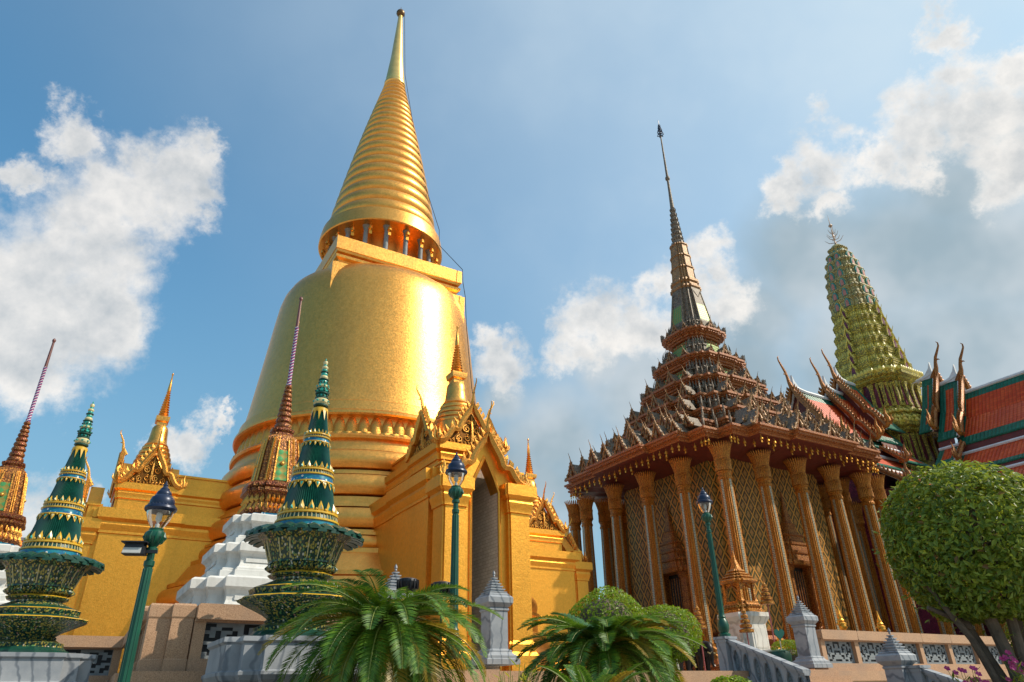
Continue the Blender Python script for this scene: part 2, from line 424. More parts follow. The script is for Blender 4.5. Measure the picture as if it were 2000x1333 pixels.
def diamond_mat():
    b = NB('diamond_glass_wall'); u, v = b.uv()
    p, q = .64, .96
    a = b.math('ADD', b.math('DIVIDE', u, p), b.math('DIVIDE', v, q)); c_ = b.math('SUBTRACT', b.math('DIVIDE', u, p), b.math('DIVIDE', v, q))
    def tri(x): return b.math('MULTIPLY', b.math('ABSOLUTE', b.math('SUBTRACT', b.math('FRACT', x), .5)), 2.0)
    ta, tb_ = tri(a), tri(c_)
    edge = b.math('MAXIMUM', ta, tb_)               # 1 on the bars
    vor = b.grey(b.voro(30)); big = b.noise(.35, 4, .6)
    fill = b.mix(b.map(big, .42, .62), (.10, .042, .010), (.035, .075, .014))
    fill = b.mix(b.map(vor, .45, .85, 0, .7), fill, (.52, .36, .09))
    c = b.mix(b.map(edge, .42, .50), (.40, .19, .045), fill)          # flower in the middle of each lozenge
    c = b.mix(b.map(edge, .60, .64, 0, .8), c, (.05, .035, .02))
    c = b.mix(b.map(edge, .80, .84), c, (.56, .26, .045))
    h = b.math('ADD', b.map(edge, .78, .86), b.map(edge, .50, .40, 0, .8))
    b.bump(h, .9, .04)
    return b.set(c, .15, .46, .35)
M['diamond'] = diamond_mat()
def strip_mat(name, a, d, k_=1.0):
    b = NB(name); u, v = b.uv(); s = .085
    x = b.math('DIVIDE', u, s * k_); y = b.math('DIVIDE', v, s * k_)
    f = b.math('MULTIPLY', b.math('SINE', b.math('MULTIPLY', b.math('ADD', x, y), pi)), b.math('SINE', b.math('MULTIPLY', b.math('SUBTRACT', x, y), pi)))
    c = b.mix(b.map(f, -.1, .25), d, a); c = b.mix(b.map(b.grey(b.voro(35)), .3, .9, 0, .4), c, tuple(min(1, k * 1.4) for k in a))
    b.bump(f, .4, .01); return b.set(c, .25, .22 if k_ == 1.0 else .45)
M['strip'] = strip_mat('silver_mirror_strip', (.50, .44, .30), (.06, .055, .045))
M['greenglass'] = strip_mat('green_gold_glass', (.06, .26, .08), (.30, .20, .03), 2.2)
M['rib'] = ornate('ribbed_gold', (.96, .42, .055), (.86, .32, .04), (.46, .145, .02), 40.0, .4, .45)
M['yellow'] = ornate('yellow_green_ceramic', (.86, .66, .08), (.72, .56, .08), (.42, .36, .08), 10.0, 0, .6)
M['yellowpet'] = plain('yellow_ceramic', (.66, .52, .09), .35, 0, .25, 3)
M['pinktile'] = ornate('pink_teal_ceramic', (.70, .50, .20), (.66, .54, .14), (.42, .38, .15), 9.0, 0, .6)
M['teal'] = plain('teal_glaze', (.05, .24, .20), .5, 0, .3, 4)
M['pink'] = plain('pink_glaze', (.46, .17, .12), .4, 0, .25, 4)
M['bluegreen'] = ornate('blue_green_ceramic', (.04, .22, .22), (.10, .20, .17), (.22, .20, .10), 9.0, 0, .4)
def fluted_mat():
    b = NB('green_fluted_glaze'); c = b.mix(b.map(b.noise(5, 4), .3, .7), (.003, .045, .032), (.008, .085, .055)); return b.set(c, 0, .18, .6)
M['flute'] = fluted_mat()
M['yglaze'] = plain('yellow_glaze', (.62, .36, .025), .3, 0, .2, 12)
M['gglaze'] = plain('green_glaze', (.004, .05, .032), .42, 0, .25, 8)
M['turq'] = plain('turquoise_glaze', (.03, .32, .26), .25, 0, .25, 10)
M['cglaze'] = plain('cream_glaze', (.56, .48, .24), .4, 0, .2, 20)
def flowerband():
    b = NB('blue_flower_glaze'); u, v = b.uv(); d = b.voro(13, 'Distance'); k = b.grey(b.voro(13))
    c = b.mix(b.map(b.noise(14, 3), .4, .6), (.006, .085, .22), (.01, .20, .26))
    c = b.mix(b.math('MULTIPLY', b.map(d, .20, .26, 1, 0), b.map(k, .42, .5)), c, (.70, .72, .70))
    c = b.mix(b.map(d, .07, .09, 1, 0), c, (.65, .40, .04)); return b.set(c, 0, .2)
M['flower'] = flowerband()
def leafmosaic():
    b = NB('green_ceramic_leafwork'); o = b.obj()
    mp = b.n('ShaderNodeMapping'); mp.inputs['Scale'].default_value = (1.0, 1.0, .62); mp.inputs['Rotation'].default_value = (.5, .4, .3); b.l(o, mp.inputs[0])
    d = b.voro(31, 'Distance', mp.outputs[0]); k = b.grey(b.voro(31, 'Color', mp.outputs[0]))
    leaf = b.math('MULTIPLY', b.map(d, .40, .50, 1, 0), b.map(k, .10, .14))
    lc = b.ramp(k, [(0, (.34, .28, .05)), (.55, (.42, .33, .07)), (.62, (.10, .22, .08)), (.80, (.55, .50, .40)), (.9, (.50, .22, .20))], 'CONSTANT')
    c = b.mix(leaf, (.006, .035, .027), lc); b.bump(leaf, .35, .01)
    return b.set(c, 0, .3)
M['leafmosaic'] = leafmosaic()
M['lampgreen'] = plain('green_enamel', (.003, .07, .04), .38, .0, .2, 5, .05, 20)
M['lampcap'] = plain('blue_black_enamel', (.012, .022, .055), .35, .2, .2, 6)
M['steel_and_shade'] = plain('dark_steel_and_hole_shade', (.03, .03, .034), .45, .5, .2, 6)  # steel fittings, and the sheets that paint shade behind pierced openings
def glass_mat():
    b = NB('lamp_glass'); m = b.set((.92, .90, .86), 0, .06); b.b.inputs['Transmission Weight'].default_value = .0
    t = b.n('ShaderNodeBsdfTransparent'); t.inputs[0].default_value = (.86, .85, .83, 1)
    lw = b.n('ShaderNodeLayerWeight'); lw.inputs[0].default_value = .35
    g = b.n('ShaderNodeBsdfGlossy'); g.inputs['Roughness'].default_value = .08
    mx = b.n('ShaderNodeMixShader'); b.l(b.math('MULTIPLY_ADD', lw.outputs['Fresnel'], .75, .07), mx.inputs[0]); b.l(t.outputs[0], mx.inputs[1]); b.l(g.outputs[0], mx.inputs[2])
    out = [n for n in b.t.nodes if n.type == 'OUTPUT_MATERIAL'][0]; b.l(mx.outputs[0], out.inputs[0]); return m
M['glass'] = glass_mat()
M['bulb'] = plain('frosted_bulb', (.75, .75, .74), .3, 0, .03)
M['lens'] = plain('floodlight_lens', (.42, .42, .40), .15, 0, .1)
def leaf_mat(name, a, c2, trans=.35, rough=.42):
    b = NB(name); g = b.n('ShaderNodeNewGeometry'); r = g.outputs['Random Per Island']
    c = b.mix(r, a, c2); c = b.mix(b.map(b.noise(1.2, 3), .35, .7, 0, .5), c, tuple(x * .55 for x in a))
    m = b.set(c, 0, rough, .4)
    tl = b.n('ShaderNodeBsdfTranslucent'); b.l(b.mix(.5, c, (c2[0] * 1.6, c2[1] * 1.5, c2[2])), tl.inputs[0])
    mx = b.n('ShaderNodeMixShader'); mx.inputs[0].default_value = trans
    out = [n for n in b.t.nodes if n.type == 'OUTPUT_MATERIAL'][0]
    b.l(b.b.outputs[0], mx.inputs[1]); b.l(tl.outputs[0], mx.inputs[2]); b.l(mx.outputs[0], out.inputs[0]); return m
M['leaf'] = leaf_mat('tree_leaf', (.045, .115, .013), (.36, .42, .05))
M['leafy'] = leaf_mat('young_leaf', (.22, .30, .03), (.34, .36, .05))
M['leafbr'] = leaf_mat('dry_leaf', (.22, .12, .04), (.30, .18, .06))
M['shrub'] = leaf_mat('shrub_leaf', (.13, .24, .012), (.30, .42, .022))
M['frond'] = leaf_mat('cycad_leaflet', (.028, .12, .013), (.17, .30, .025), .25, .45)
M['frondy'] = leaf_mat('yellowing_leaflet', (.24, .17, .015), (.36, .26, .03), .35)
M['frondblue'] = leaf_mat('young_cycad_leaflet', (.022, .105, .03), (.075, .19, .045), .2, .45)
M['rachis'] = plain('frond_stalk', (.16, .20, .035), .5, 0, .25, 5)
M['bark'] = plain('grey_brown_bark', (.13, .095, .068), .85, 0, .35, 6, .6, 25)
M['cybark'] = plain('cycad_bark', (.055, .038, .025), .9, 0, .4, 10, .8, 18)
M['pinkfl'] = leaf_mat('magenta_petal', (.42, .03, .20), (.60, .08, .33), .4)
M['yelfl'] = leaf_mat('croton_leaf', (.50, .38, .02), (.34, .38, .04), .4)
M['bronze'] = plain('dark_bronze', (.028, .022, .02), .4, .6, .3, 8)
M['goldstat'] = plain('gilt_statue', (.72, .34, .045), .42, .8, .15, 9, .2, 40)
M['soil'] = plain('soil', (.045, .03, .02), .95, 0, .3, 8, .5, 20)
M['signgreen'] = plain('green_sign', (.01, .12, .09), .4, 0, .1)
M['pole'] = plain('painted_pole', (.55, .50, .42), .5, 0, .1)
M['redpole'] = plain('pink_pole', (.38, .09, .09), .5, 0, .2)
def paving():
    b = NB('paving'); o = b.obj(); k = b.n('ShaderNodeTexBrick'); b.l(o, k.inputs['Vector']); k.inputs['Scale'].default_value = 1.2
    k.offset = 0; k.inputs['Mortar Size'].default_value = .01
    for i, c in enumerate([(.40, .35, .29), (.46, .41, .34), (.2, .17, .14)]): k.inputs[i + 1].default_value = (*c, 1)
    c = b.mix(b.map(b.noise(1.3, 5), .35, .7, 0, .4), k.outputs['Color'], (.28, .24, .2)); b.bump(k.outputs['Fac'], -.2, .01); return b.set(c, 0, .7)
M['paving'] = paving()

# ------------------------------------------------------------------ plans
def redent(a, k1=.66, k2=.90):
    y1, x1 = a * k1, a * k2
    q = [(a, y1), (x1, y1), (x1, x1), (y1, x1), (y1, a)]
    pts = []
    for i in range(4):
        c, s = [(1, 0), (0, 1), (-1, 0), (0, -1)][i]
        pts += [(x * c - y * s, x * s + y * c) for x, y in q]
    return pts
def redent3(a, k=(.62, .80, .92)):
    y1, y2, x2 = a * k[0], a * k[1], a * k[2]
    q = [(a, y1), (x2, y1), (x2, y2), (y2, y2), (y2, x2), (y1, x2), (y1, a)]
    pts = []
    for i in range(4):
        c, s = [(1, 0), (0, 1), (-1, 0), (0, -1)][i]
        pts += [(x * c - y * s, x * s + y * c) for x, y in q]
    return pts
def rect(hx, hy, d=0.0):
    """rectangle plan with a small stepped corner, grown by offset a"""
    def fn(a):
        X, Y = hx + a, hy + a
        if d == 0: return [(X, -Y), (X, Y), (-X, Y), (-X, -Y)]
        return [(X, -Y + d), (X, Y - d), (X - d, Y - d), (X - d, Y), (-X + d, Y), (-X + d, Y - d), (-X, Y - d), (-X, -Y + d), (-X + d, -Y + d), (-X + d, -Y), (X - d, -Y), (X - d, -Y + d)]
    return fn
def sq(a): return [(a, -a), (a, a), (-a, a), (-a, -a)]

# ------------------------------------------------------------------ ground and terrace
g = MB(); g.add([(-1500, -1500, 0), (1500, -1500, 0), (1500, 1500, 0), (-1500, 1500, 0)], [(0, 1, 2, 3)])
structure(obj('ground', g, M['paving'], smooth=False))
PA = radians(30.0)
PU = Vector((cos(GA), sin(GA), 0)); PV = Vector((-sin(PA), cos(PA), 0))
PC = Vector((-5.30, 12.0, 0))                        # corner of the front parapet
PL = PC - PU * .51 + PV * .22                        # outer corner after two steps
PK = PL + PV * 6.6                                   # inner corner with the far parapet
def poly_prism(pts, z0, z1):
    m = MB(); n = len(pts)
    vs = [(p[0], p[1], z0) for p in pts] + [(p[0], p[1], z1) for p in pts]
    fs = [tuple(range(n - 1, -1, -1)), tuple(range(n, 2 * n))] + [(i, (i + 1) % n, n + (i + 1) % n, n + i) for i in range(n)]
    return m.add(vs, fs)
tp = [PK - PU * 40, PK, PL, PC, PC + PU * 60, PC + PU * 60 + PV * 90, PK - PU * 40 + PV * 90]
structure(obj('terrace', poly_prism(tp, -.2, ZT), M['paving'], smooth=False))
# stone facing of the terrace, proud of its face
def offs(p, q, d):
    t = (Vector(q) - Vector(p)).normalized(); nrm_ = Vector((t.y, -t.x, 0)); return nrm_ * d

# ------------------------------------------------------------------ gable ornaments
def chofa_mb(s, mat=0):
    """horn finial: base at origin, leans towards -y"""
    p = [(0, .10, -.06), (0, .0, .08), (0, -.07, .22), (0, -.10, .38), (0, -.15, .54), (0, -.25, .70), (0, -.33, .84), (0, -.34, .94), (0, -.29, 1.0)]
    r = [.10, .095, .065, .05, .045, .036, .028, .02, .006]
    m = MB(); m.tube([(x * s, y * s, z * s) for x, y, z in p], [q * s for q in r], 7, mat, flat=.7)
    m.tube([(0, -.12 * s, .46 * s), (0, -.21 * s, .45 * s), (0, -.25 * s, .42 * s)], [.035 * s, .022 * s, .004 * s], 5, mat, flat=.7)
    return m
def flame_mb(s, mat=0, sx=1):
    """upright flame of a naga head, at the foot of a bargeboard, curls outwards to +x*sx"""
    m = MB()
    def T(pts, r): m.tube([(x * s * sx, y * s, z * s) for x, y, z in pts], [q * s for q in r], 6, mat, flat=.75)
    T([(-.28, 0, .02), (-.08, 0, -.05), (.12, 0, -.02), (.24, 0, .12), (.24, 0, .32), (.17, 0, .55), (.21, 0, .80), (.26, 0, .95)], [.10, .12, .14, .14, .12, .085, .045, .008])
    T([(.10, 0, .05), (.36, 0, .05), (.46, 0, .18), (.44, 0, .36), (.48, 0, .48)], [.09, .08, .065, .04, .006])
    T([(.0, 0, .12), (.04, 0, .34), (-.02, 0, .52), (.02, 0, .66)], [.09, .07, .04, .006])
    return m
OGEE = [(0, 1), (.12, .835), (.24, .67), (.33, .545), (.375, .46), (.40, .375), (.455, .325), (.55, .335), (.625, .30), (.70, .185), (.80, .07), (.90, .015), (1.0, 0)]
STRAIGHT = [(0, 1), (.2, .80), (.4, .60), (.6, .40), (.8, .20), (1.0, 0)]
def board_mb(w, h, b, t, path=OGEE, teeth=9, tsize=.10, mat=0, tmat=0):
    """bargeboards on both sides of a gable with a row of leaf teeth on top; front face at y=-t"""
    m = MB()
    P0 = [Vector((x * w, 0, z * h)) for x, z in path]
    N = []
    for i in range(len(P0)):
        t_ = P0[min(i + 1, len(P0) - 1)] - P0[max(i - 1, 0)]
        n = Vector((t_.z, 0, -t_.x)); n = -n if n.z < 0 else n
        N.append(n.normalized())
    for sx in (1, -1):
        vs = []; fs = []
        for p, n in zip(P0, N):
            o = p + n * (b * .5); i_ = p - n * (b * .5)
            if p is P0[0]: o.x = 0; i_.x = 0
            c1 = p + n * (b * .12)
            vs += [(o.x * sx, -t, o.z), (i_.x * sx, -t, i_.z), (i_.x * sx, 0, i_.z), (o.x * sx, 0, o.z), (c1.x * sx, -t * 1.35, c1.z)]
        L = len(P0)
        for i in range(L - 1):
            a, c = i * 5, i * 5 + 5
            fs += [(a, c, c + 4, a + 4), (a + 4, c + 4, c + 1, a + 1), (a + 1, c + 1, c + 2, a + 2), (a + 2, c + 2, c + 3, a + 3), (a + 3, c + 3, c, a)]
        fs += [(0, 4, 1, 2, 3), ((L - 1) * 5, (L - 1) * 5 + 3, (L - 1) * 5 + 2, (L - 1) * 5 + 1, (L - 1) * 5 + 4)]
        m.add(vs, fs, mat)
        # teeth
        seg = [0.0]
        for i in range(1, L): seg.append(seg[-1] + (P0[i] - P0[i - 1]).length)
        for k in range(teeth):
            s = seg[-1] * (k + .6) / (teeth + .2)
            j = max(i for i in range(L) if seg[i] <= s); j = min(j, L - 2)
            f = (s - seg[j]) / (seg[j + 1] - seg[j]); p = P0[j].lerp(P0[j + 1], f); n = N[j].lerp(N[j + 1], f).normalized()
            tg = (P0[j + 1] - P0[j]).normalized(); q = p + n * (b * .45); ww = tsize * .55
            tip = q + n * tsize - tg * tsize * .75
            a_, c_ = q - tg * ww * .6, q + tg * ww * .6
            mid = q + n * tsize * .55 - tg * tsize * .05
            vv = [(a_.x * sx, -t * .9, a_.z), (c_.x * sx, -t * .9, c_.z), (c_.x * sx, -t * .1, c_.z), (a_.x * sx, -t * .1, a_.z), (mid.x * sx + .02 * tsize * sx, -t * 1.1, mid.z), (tip.x * sx, -t * .5, tip.z)]
            m.add(vv, [(0, 1, 4), (1, 5, 4), (0, 4, 5), (1, 2, 5), (2, 3, 5), (3, 0, 5)], tmat)
    return m
def pediment_mb(w, h, b, y=0.0, path=OGEE, scroll=True):
    """carved panel: dark field (mat 0) with gilt scrolls (mat 1)"""
    m = MB(); k = .94
    right = [(x * w * k, z * h * k) for x, z in path]
    poly = [(-x, z) for x, z in right[::-1]] + right[1:]
    m.prism(poly, y, y + .06, 0)
    if scroll:
        def spiral(cx, cz, r, s, turns=1.5):
            pts = []
            for i in range(18):
                f = i / 17; a = s * f * turns * 2 * pi + pi / 2; rr = r * (1 - .82 * f)
                pts.append((cx + rr * cos(a), y - .012 - .02 * f, cz + rr * sin(a)))
            m.tube(pts, [r * .17 * (1.1 - .5 * i / 17) for i in range(18)], 5, 1)
        for s in (1, -1):
            spiral(s * .17 * w, .46 * h, .115 * h, -s)
            spiral(s * .15 * w, .20 * h, .105 * h, s)
            spiral(s * .40 * w, .15 * h, .10 * h, -s)
            spiral(s * .62 * w, .085 * h, .06 * h, s)
            spiral(s * .09 * w, .665 * h, .07 * h, s)
            for q in range(7):
                x = s * w * (.08 + .12 * q); z = h * .045
                m.tube([(x, y - .01, z - .02 * h), (x + s * .02 * w, y - .03, z + .03 * h), (x + s * .05 * w, y - .01, z + .06 * h)], [.03 * h, .025 * h, .005 * h], 4, 1)
        m.tube([(0, y - .01, .05 * h), (0, y - .05, .25 * h), (0, y - .05, .5 * h), (0, y - .01, .86 * h)], [.03 * h, .05 * h, .04 * h, .008 * h], 5, 1)
    return m

# ------------------------------------------------------------------ golden chedi
def ring(r, z0, z1, bulge, n=7):
    """torus moulding between z0 and z1 starting and ending at radius r"""
    return [(r + bulge * sin(pi * i / (n - 1)) ** .75, z0 + (z1 - z0) * (.5 - .5 * cos(pi * i / (n - 1)))) for i in range(n)]
chedi = thing('golden_chedi', 'huge golden bell shaped chedi with a ringed spire', 'chedi', (CH.x, CH.y, ZT), GA)
def local(mb): return mb.shift(dz=-ZT)
b = MB()
pr = [(8.5, 2.1), (8.5, 2.9), (8.35, 3.0)] + ring(8.0, 3.0, 3.9, .35) + [(7.85, 3.95), (7.85, 4.45), (8.0, 4.5), (8.0, 4.62)] + ring(7.55, 4.66, 5.35, .32) + [(7.6, 5.38), (7.6, 5.52), (7.42, 5.55), (7.05, 6.15), (6.98, 6.2), (6.98, 6.36)]
pr += ring(6.55, 6.40, 6.86, .22) + [(6.62, 6.88), (6.62, 6.98), (6.42, 7.0), (6.42, 7.1)] + ring(6.2, 7.12, 7.92, .42) + [(6.32, 7.95), (6.32, 8.06), (6.12, 8.08), (6.12, 8.2), (5.98, 8.22), (5.98, 8.4)]
pr += ring(5.85, 8.42, 9.26, .42) + [(5.92, 9.28), (5.92, 9.36), (5.8, 9.38), (5.8, 9.46)] + ring(5.68, 9.48, 10.28, .36) + [(5.72, 10.3), (5.62, 10.74), (5.76, 10.76), (5.80, 10.86), (5.70, 11.02), (5.46, 11.04), (5.46, 11.74), (5.2, 11.74)]
b.lathe(pr, 128)
obj('base_moulding', local(b), M['gold'], chedi)
# lotus band: two rows of scallops
b = MB()
for row, (z0, z1, r0, n, dep) in enumerate([(11.06, 11.72, 5.47, 72, .13), (10.80, 11.02, 5.72, 96, .06)]):
    for k in range(n):
        a0 = 2 * pi * k / n; wd_ = 2 * pi / n * .49
        vs = []; fs = []
        for i in range(5):
            f = i / 4
            for j in range(5):
                t = (j - 2) / 2
                prof = (1 - f ** 3 * .9) if row == 0 else (f ** .5 if f < .6 else 1 - (f - .6) * 1.2)
                an = a0 + wd_ * t * (1 - .55 * max(0, f - .55) / .45 if row == 0 else 1 - .4 * (1 - f))
                rr = r0 + dep * (1 - t * t) ** .6 * max(prof, .1) if abs(t) < 1 else r0 - .01
                vs.append((rr * cos(an), rr * sin(an), z0 + (z1 - z0) * f))
        for i in range(4):
            for j in range(4): fs.append((i * 5 + j, i * 5 + j + 1, i * 5 + j + 6, i * 5 + j + 5))
        b.add(vs, fs)
obj('lotus_band', local(b), M['golddeep'], chedi, angle=60)
b = MB()
b.lathe([(5.2, 11.74), (5.74, 11.74), (5.80, 11.80), (5.80, 11.9), (5.70, 11.98), (5.64, 12.38), (5.50, 12.46), (5.47, 12.6), (5.36, 13.4), (5.22, 14.6), (5.08, 15.8), (4.95, 17.0), (4.84, 18.0), (4.74, 18.8), (4.62, 19.3), (4.42, 19.7), (4.1, 19.98), (3.6, 20.12), (3.0, 20.15)], 144)
obj('bell', local(b), M['gold'], chedi, angle=28)
b = MB()
b.loft(sq, [(3.40, 18.2), (3.42, 19.75), (3.30, 19.78), (3.30, 19.86), (3.24, 19.88), (3.06, 19.92), (3.06, 20.06), (3.10, 20.12), (3.24, 20.20), (3.27, 20.32), (3.16, 20.42), (3.12, 20.5), (3.22, 20.52), (3.26, 20.62), (3.30, 20.64), (3.30, 21.34)])
obj('square_block', local(b), M['gold'], chedi, smooth=True, angle=25)
b = MB(); b.lathe([(2.05, 21.3), (2.05, 23.4)], 48); obj('inner_drum', local(b), M['gold'], chedi)
pil = MB(); pil.lathe([(.17, 0), (.17, .12), (.12, .15), (.115, 1.7), (.15, 1.74), (.15, 1.82), (.20, 1.9), (.20, 2.0)], 12)
for k in range(16):
    a = 2 * pi * (k + .35) / 16
    o = obj('pillar', pil, M['stone'], chedi, (2.66 * cos(a), 2.66 * sin(a), 21.34 - ZT)) if k == 0 else cp(o, chedi, TR(2.66 * cos(a), 2.66 * sin(a), 21.34 - ZT))
b = MB(); b.lathe([(1.9, 23.34), (3.10, 23.22), (3.27, 23.2), (3.32, 23.25), (3.30, 23.6), (3.22, 24.05), (3.1, 24.12), (2.9, 24.2), (2.0, 24.3)], 96)
obj('disc', local(b), M['gold'], chedi)
b = MB(); NR = 21; pr = []
z = 24.18; ztop = 36.1
for k in range(NR):
    f = k / NR; r0 = 2.96 * (1 - f) ** 1.17 + .62 * f + .02; hgt = (ztop - 24.18) * (1.42 - .84 * (k + .5) / NR) / NR
    pr += [(r0 - .17 + .06 * f, z), (r0 - .13 + .05 * f, z + .06 * hgt), (r0 - .05, z + .16 * hgt), (r0, z + .38 * hgt), (r0 - .03, z + .66 * hgt), (r0 - .12, z + .9 * hgt)]
    z += hgt
pr += [(.60, z)]
b.lathe(pr, 80); obj('ring_spire', local(b), M['gold'], chedi, angle=40)
b = MB(); b.lathe([(.58, z), (.66, z + .08), (.66, z + .22), (.55, z + .27), (.60, z + .36), (.60, z + .5), (.56, z + .55), (.58, z + .65), (.40, 38.6), (.22, 41.4), (.14, 42.75), (.12, 42.9)], 32)
obj('spire_cone', local(b), plain('pale_gilt_metal', (.88, .56, .19), .34, 1.0, .15, 2), chedi)
b = MB(); b.ball((0, 0, 43.12), .29, 12); b.lathe([(.02, 43.3), (.015, 43.75)], 6); obj('orb', local(b), plain('tarnished_bronze', (.16, .09, .04), .4, .8, .2, 4), chedi)
bell_mb = MB(); bell_mb.lathe([(.012, .0), (.012, -.16), (.05, -.17), (.085, -.24), (.10, -.36), (.08, -.36), (.01, -.30)], 10).box((0, 0, -.50), (.12, .012, .16)); bell_mb.lathe([(.004, -.3), (.004, -.45)], 5)
wb0 = None
for k in range(20):
    a = 2 * pi * k / 20 + .1; mt = TR(3.02 * cos(a), 3.02 * sin(a), 23.22 - ZT) @ Matrix.Diagonal((1.25, 1.25, 1.25, 1))
    if wb0 is None: wb0 = obj('wind_bell', bell_mb, M['goldstat'], chedi); wb0.matrix_local = mt
    else: cp(wb0, chedi, mt)
# lightning cable down the right flank
b = MB()
ca = radians(-47)
def cpt(r, z, a=ca): return (r * cos(a), r * sin(a), z)
pts = [cpt(.30, 42.9), cpt(.66, 37.0), cpt(1.35, 33.0), cpt(2.4, 27.6), cpt(3.38, 24.2), cpt(3.40, 23.2), cpt(4.75, 21.36), cpt(4.78, 20.6), cpt(4.92, 19.7), cpt(5.0, 18.0), cpt(5.3, 14.6), cpt(5.7, 12.4)]
b.tube(pts, .018, 5); obj('lightning_cable', local(b), M['steel_and_shade'], chedi)

# ---- porticoes of the chedi (front is -y locally)
def rot4(i): return RZ(pi / 2 * i)
def corn(z0, z1, o): return [(0, z0), (.05, z0 + .02), (.05, z0 + .12 * (z1 - z0)), (o * .35, z0 + .18 * (z1 - z0)), (o * .55, z0 + .36 * (z1 - z0)), (o * .42, z0 + .48 * (z1 - z0)), (o * .9, z0 + .58 * (z1 - z0)), (o, z0 + .60 * (z1 - z0)), (o, z1)]
UPW, LOW = 1.14, 1.58
def notch(hx, hy, d, w=.5, back=-.2):
    f0 = rect(hx, hy, d)
    def fn(a):
        p = f0(a); Y = -hy - a
        return p[:10] + [(-w, Y), (-w, back), (w, back), (w, Y)] + p[10:]
    return fn
def portico():
    body = MB()
    # lower block with base and cornice
    body.loft(notch(LOW, LOW, .16), [(.16, 2.1), (.16, 2.7), (.08, 2.8), (.08, 3.0), (0, 3.1)] + corn(7.12, 8.0, .22))
    body.loft(rect(LOW - .02, 2.0), [(.14, 2.1), (.14, 2.7), (.06, 2.8), (.06, 3.0), (-.02, 3.1)] + [(a - .02, z) for a, z in corn(7.12, 7.98, .20)], M=TR(0, 2.2, 0))
    # upper block
    body.loft(rect(UPW, UPW, .10), [(0, 7.95), (0, 8.5)] + corn(8.5, 9.1, .14))
    body.loft(rect(UPW - .02, 1.9), [(-.02, 7.95), (-.02, 8.5)] + [(a - .02, z) for a, z in corn(8.5, 9.08, .12)], M=TR(0, 2.2, 0))
    body.box((0, 2.4, 9.3), (1.7, 2.9, .66)); body.box((0, 2.4, 9.66), (1.82, 3.0, .08))
    # porch: two piers and the wall over the arch
    for s in (1, -1):
        body.loft(rect(.38, .38, .06), [(.14, 2.1), (.14, 2.7), (.07, 2.8), (.07, 3.0), (0, 3.1)] + corn(6.72, 7.6, .20), M=TR(s * 1.12, -1.95, 0))
        body.box((s * 1.14, -1.78, 7.85), (.60, .5, .5)); body.box((s * 1.14, -1.80, 8.12), (.68, .56, .06))
    arch = [(.50, 2.1), (.50, 7.36), (.35, 7.76), (.17, 8.14), (0, 8.48)]
    for s in (1, -1):
        outer = [(.80, 2.1), (.80, 7.6), (1.22, 7.62), (.66, 8.4), (0, 9.1)]
        for i in range(4):
            q = [arch[i], outer[i], outer[i + 1], arch[i + 1]]
            body.prism([(x * s, z_) for x, z_ in q][::s], -2.12, -1.6)
        # raised border along the arch
        e = [(x * s, -2.13, z_) for x, z_ in arch]
        body.tube(e, .05, 6)
    return body
def portico_roof():
    """small tiled-in-gold gables around the mini spire"""
    m = MB()
    for i in range(4):
        m.prism([(-1.0, 9.08), (1.0, 9.08), (0, 10.15)], -1.16, 0, M=rot4(i))
    return m
def mini_spire():
    m = MB()
    m.lathe([(.86, 9.1), (.84, 10.0), (.80, 10.16)] + ring(.72, 10.16, 10.32, .07, 5) + ring(.66, 10.34, 10.52, .07, 5) + ring(.59, 10.54, 10.72, .07, 5) + ring(.53, 10.74, 10.9, .05, 5) + [(.46, 10.92), (.50, 10.98), (.44, 11.06), (.40, 11.15), (.36, 11.5), (.34, 11.7), (.28, 11.8), (.15, 11.85)], 40)
    m.loft(sq, [(.20, 11.75), (.20, 11.95), (.27, 12.0), (.29, 12.12), (.29, 12.2)])
    q = []; zz = 12.2
    for k in range(11):
        r = .24 - .014 * k; q += [(r - .05, zz), (r, zz + .045), (r - .045, zz + .1)]; zz += .108
    q += [(.075, zz), (.085, zz + .05), (.05, zz + .4), (.024, 14.1), (.04, 14.14), (.05, 14.18), (.03, 14.23), (.002, 14.25)]
    m.lathe(q, 20)
    return m
bd = board_mb(1.22, 1.42, .18, .17, OGEE, 10, .21); pd = pediment_mb(1.12, 1.24, .1, -.02)
bd2 = board_mb(1.36, 1.56, .19, .20, OGEE, 10, .23)
meshes = {}
def gable_on(parent, Mx, board, ped, w, h, ch, fl, mats, names=('bargeboard', 'pediment', 'chofa', 'naga_finial')):
    """hang a gable's parts on parent; meshes are shared between copies"""
    def put(key, name, mk, mt, mat):
        if key not in meshes: o = obj(name, mk(), mat, parent); meshes[key] = o; o.matrix_local = mt; return o
        return cp(meshes[key], parent, mt)
    put(('b', id(board)), names[0], lambda: board, Mx, mats[0])
    if ped is not None: put(('p', id(ped)), names[1], lambda: ped, Mx, mats[1])
    if ch: put(('c', ch, mats[2].name), names[2], lambda: chofa_mb(ch), Mx @ TR(0, -.06, h * 1.0), mats[2])
    if fl:
        for s in (1, -1): put(('f', fl, s, mats[2].name), names[3], lambda: flame_mb(fl, 0, s), Mx @ TR(s * w, -.06, .04), mats[2])
portico_o = None; pbody = portico(); proof = portico_roof(); pspire = mini_spire()
am = MB()
for s in (1, -1): pass
am.add([(-.49, -1.3, 7.94), (.49, -1.3, 7.94), (.49, -1.3, 8.48), (-.49, -1.3, 8.48)], [(0, 1, 2, 3)], 0, None, [[(0, 0), (1, 0), (1, .5), (0, .5)]])
am.add([(-.5, -.25, 2.1), (.5, -.25, 2.1), (.5, -.25, 7.4), (0, -.25, 8.5), (-.5, -.25, 7.4)], [(0, 1, 2, 3, 4)], 0, None, [[(-.5, 0), (.5, 0), (.5, 5.3), (0, 6.4), (-.5, 5.3)]])
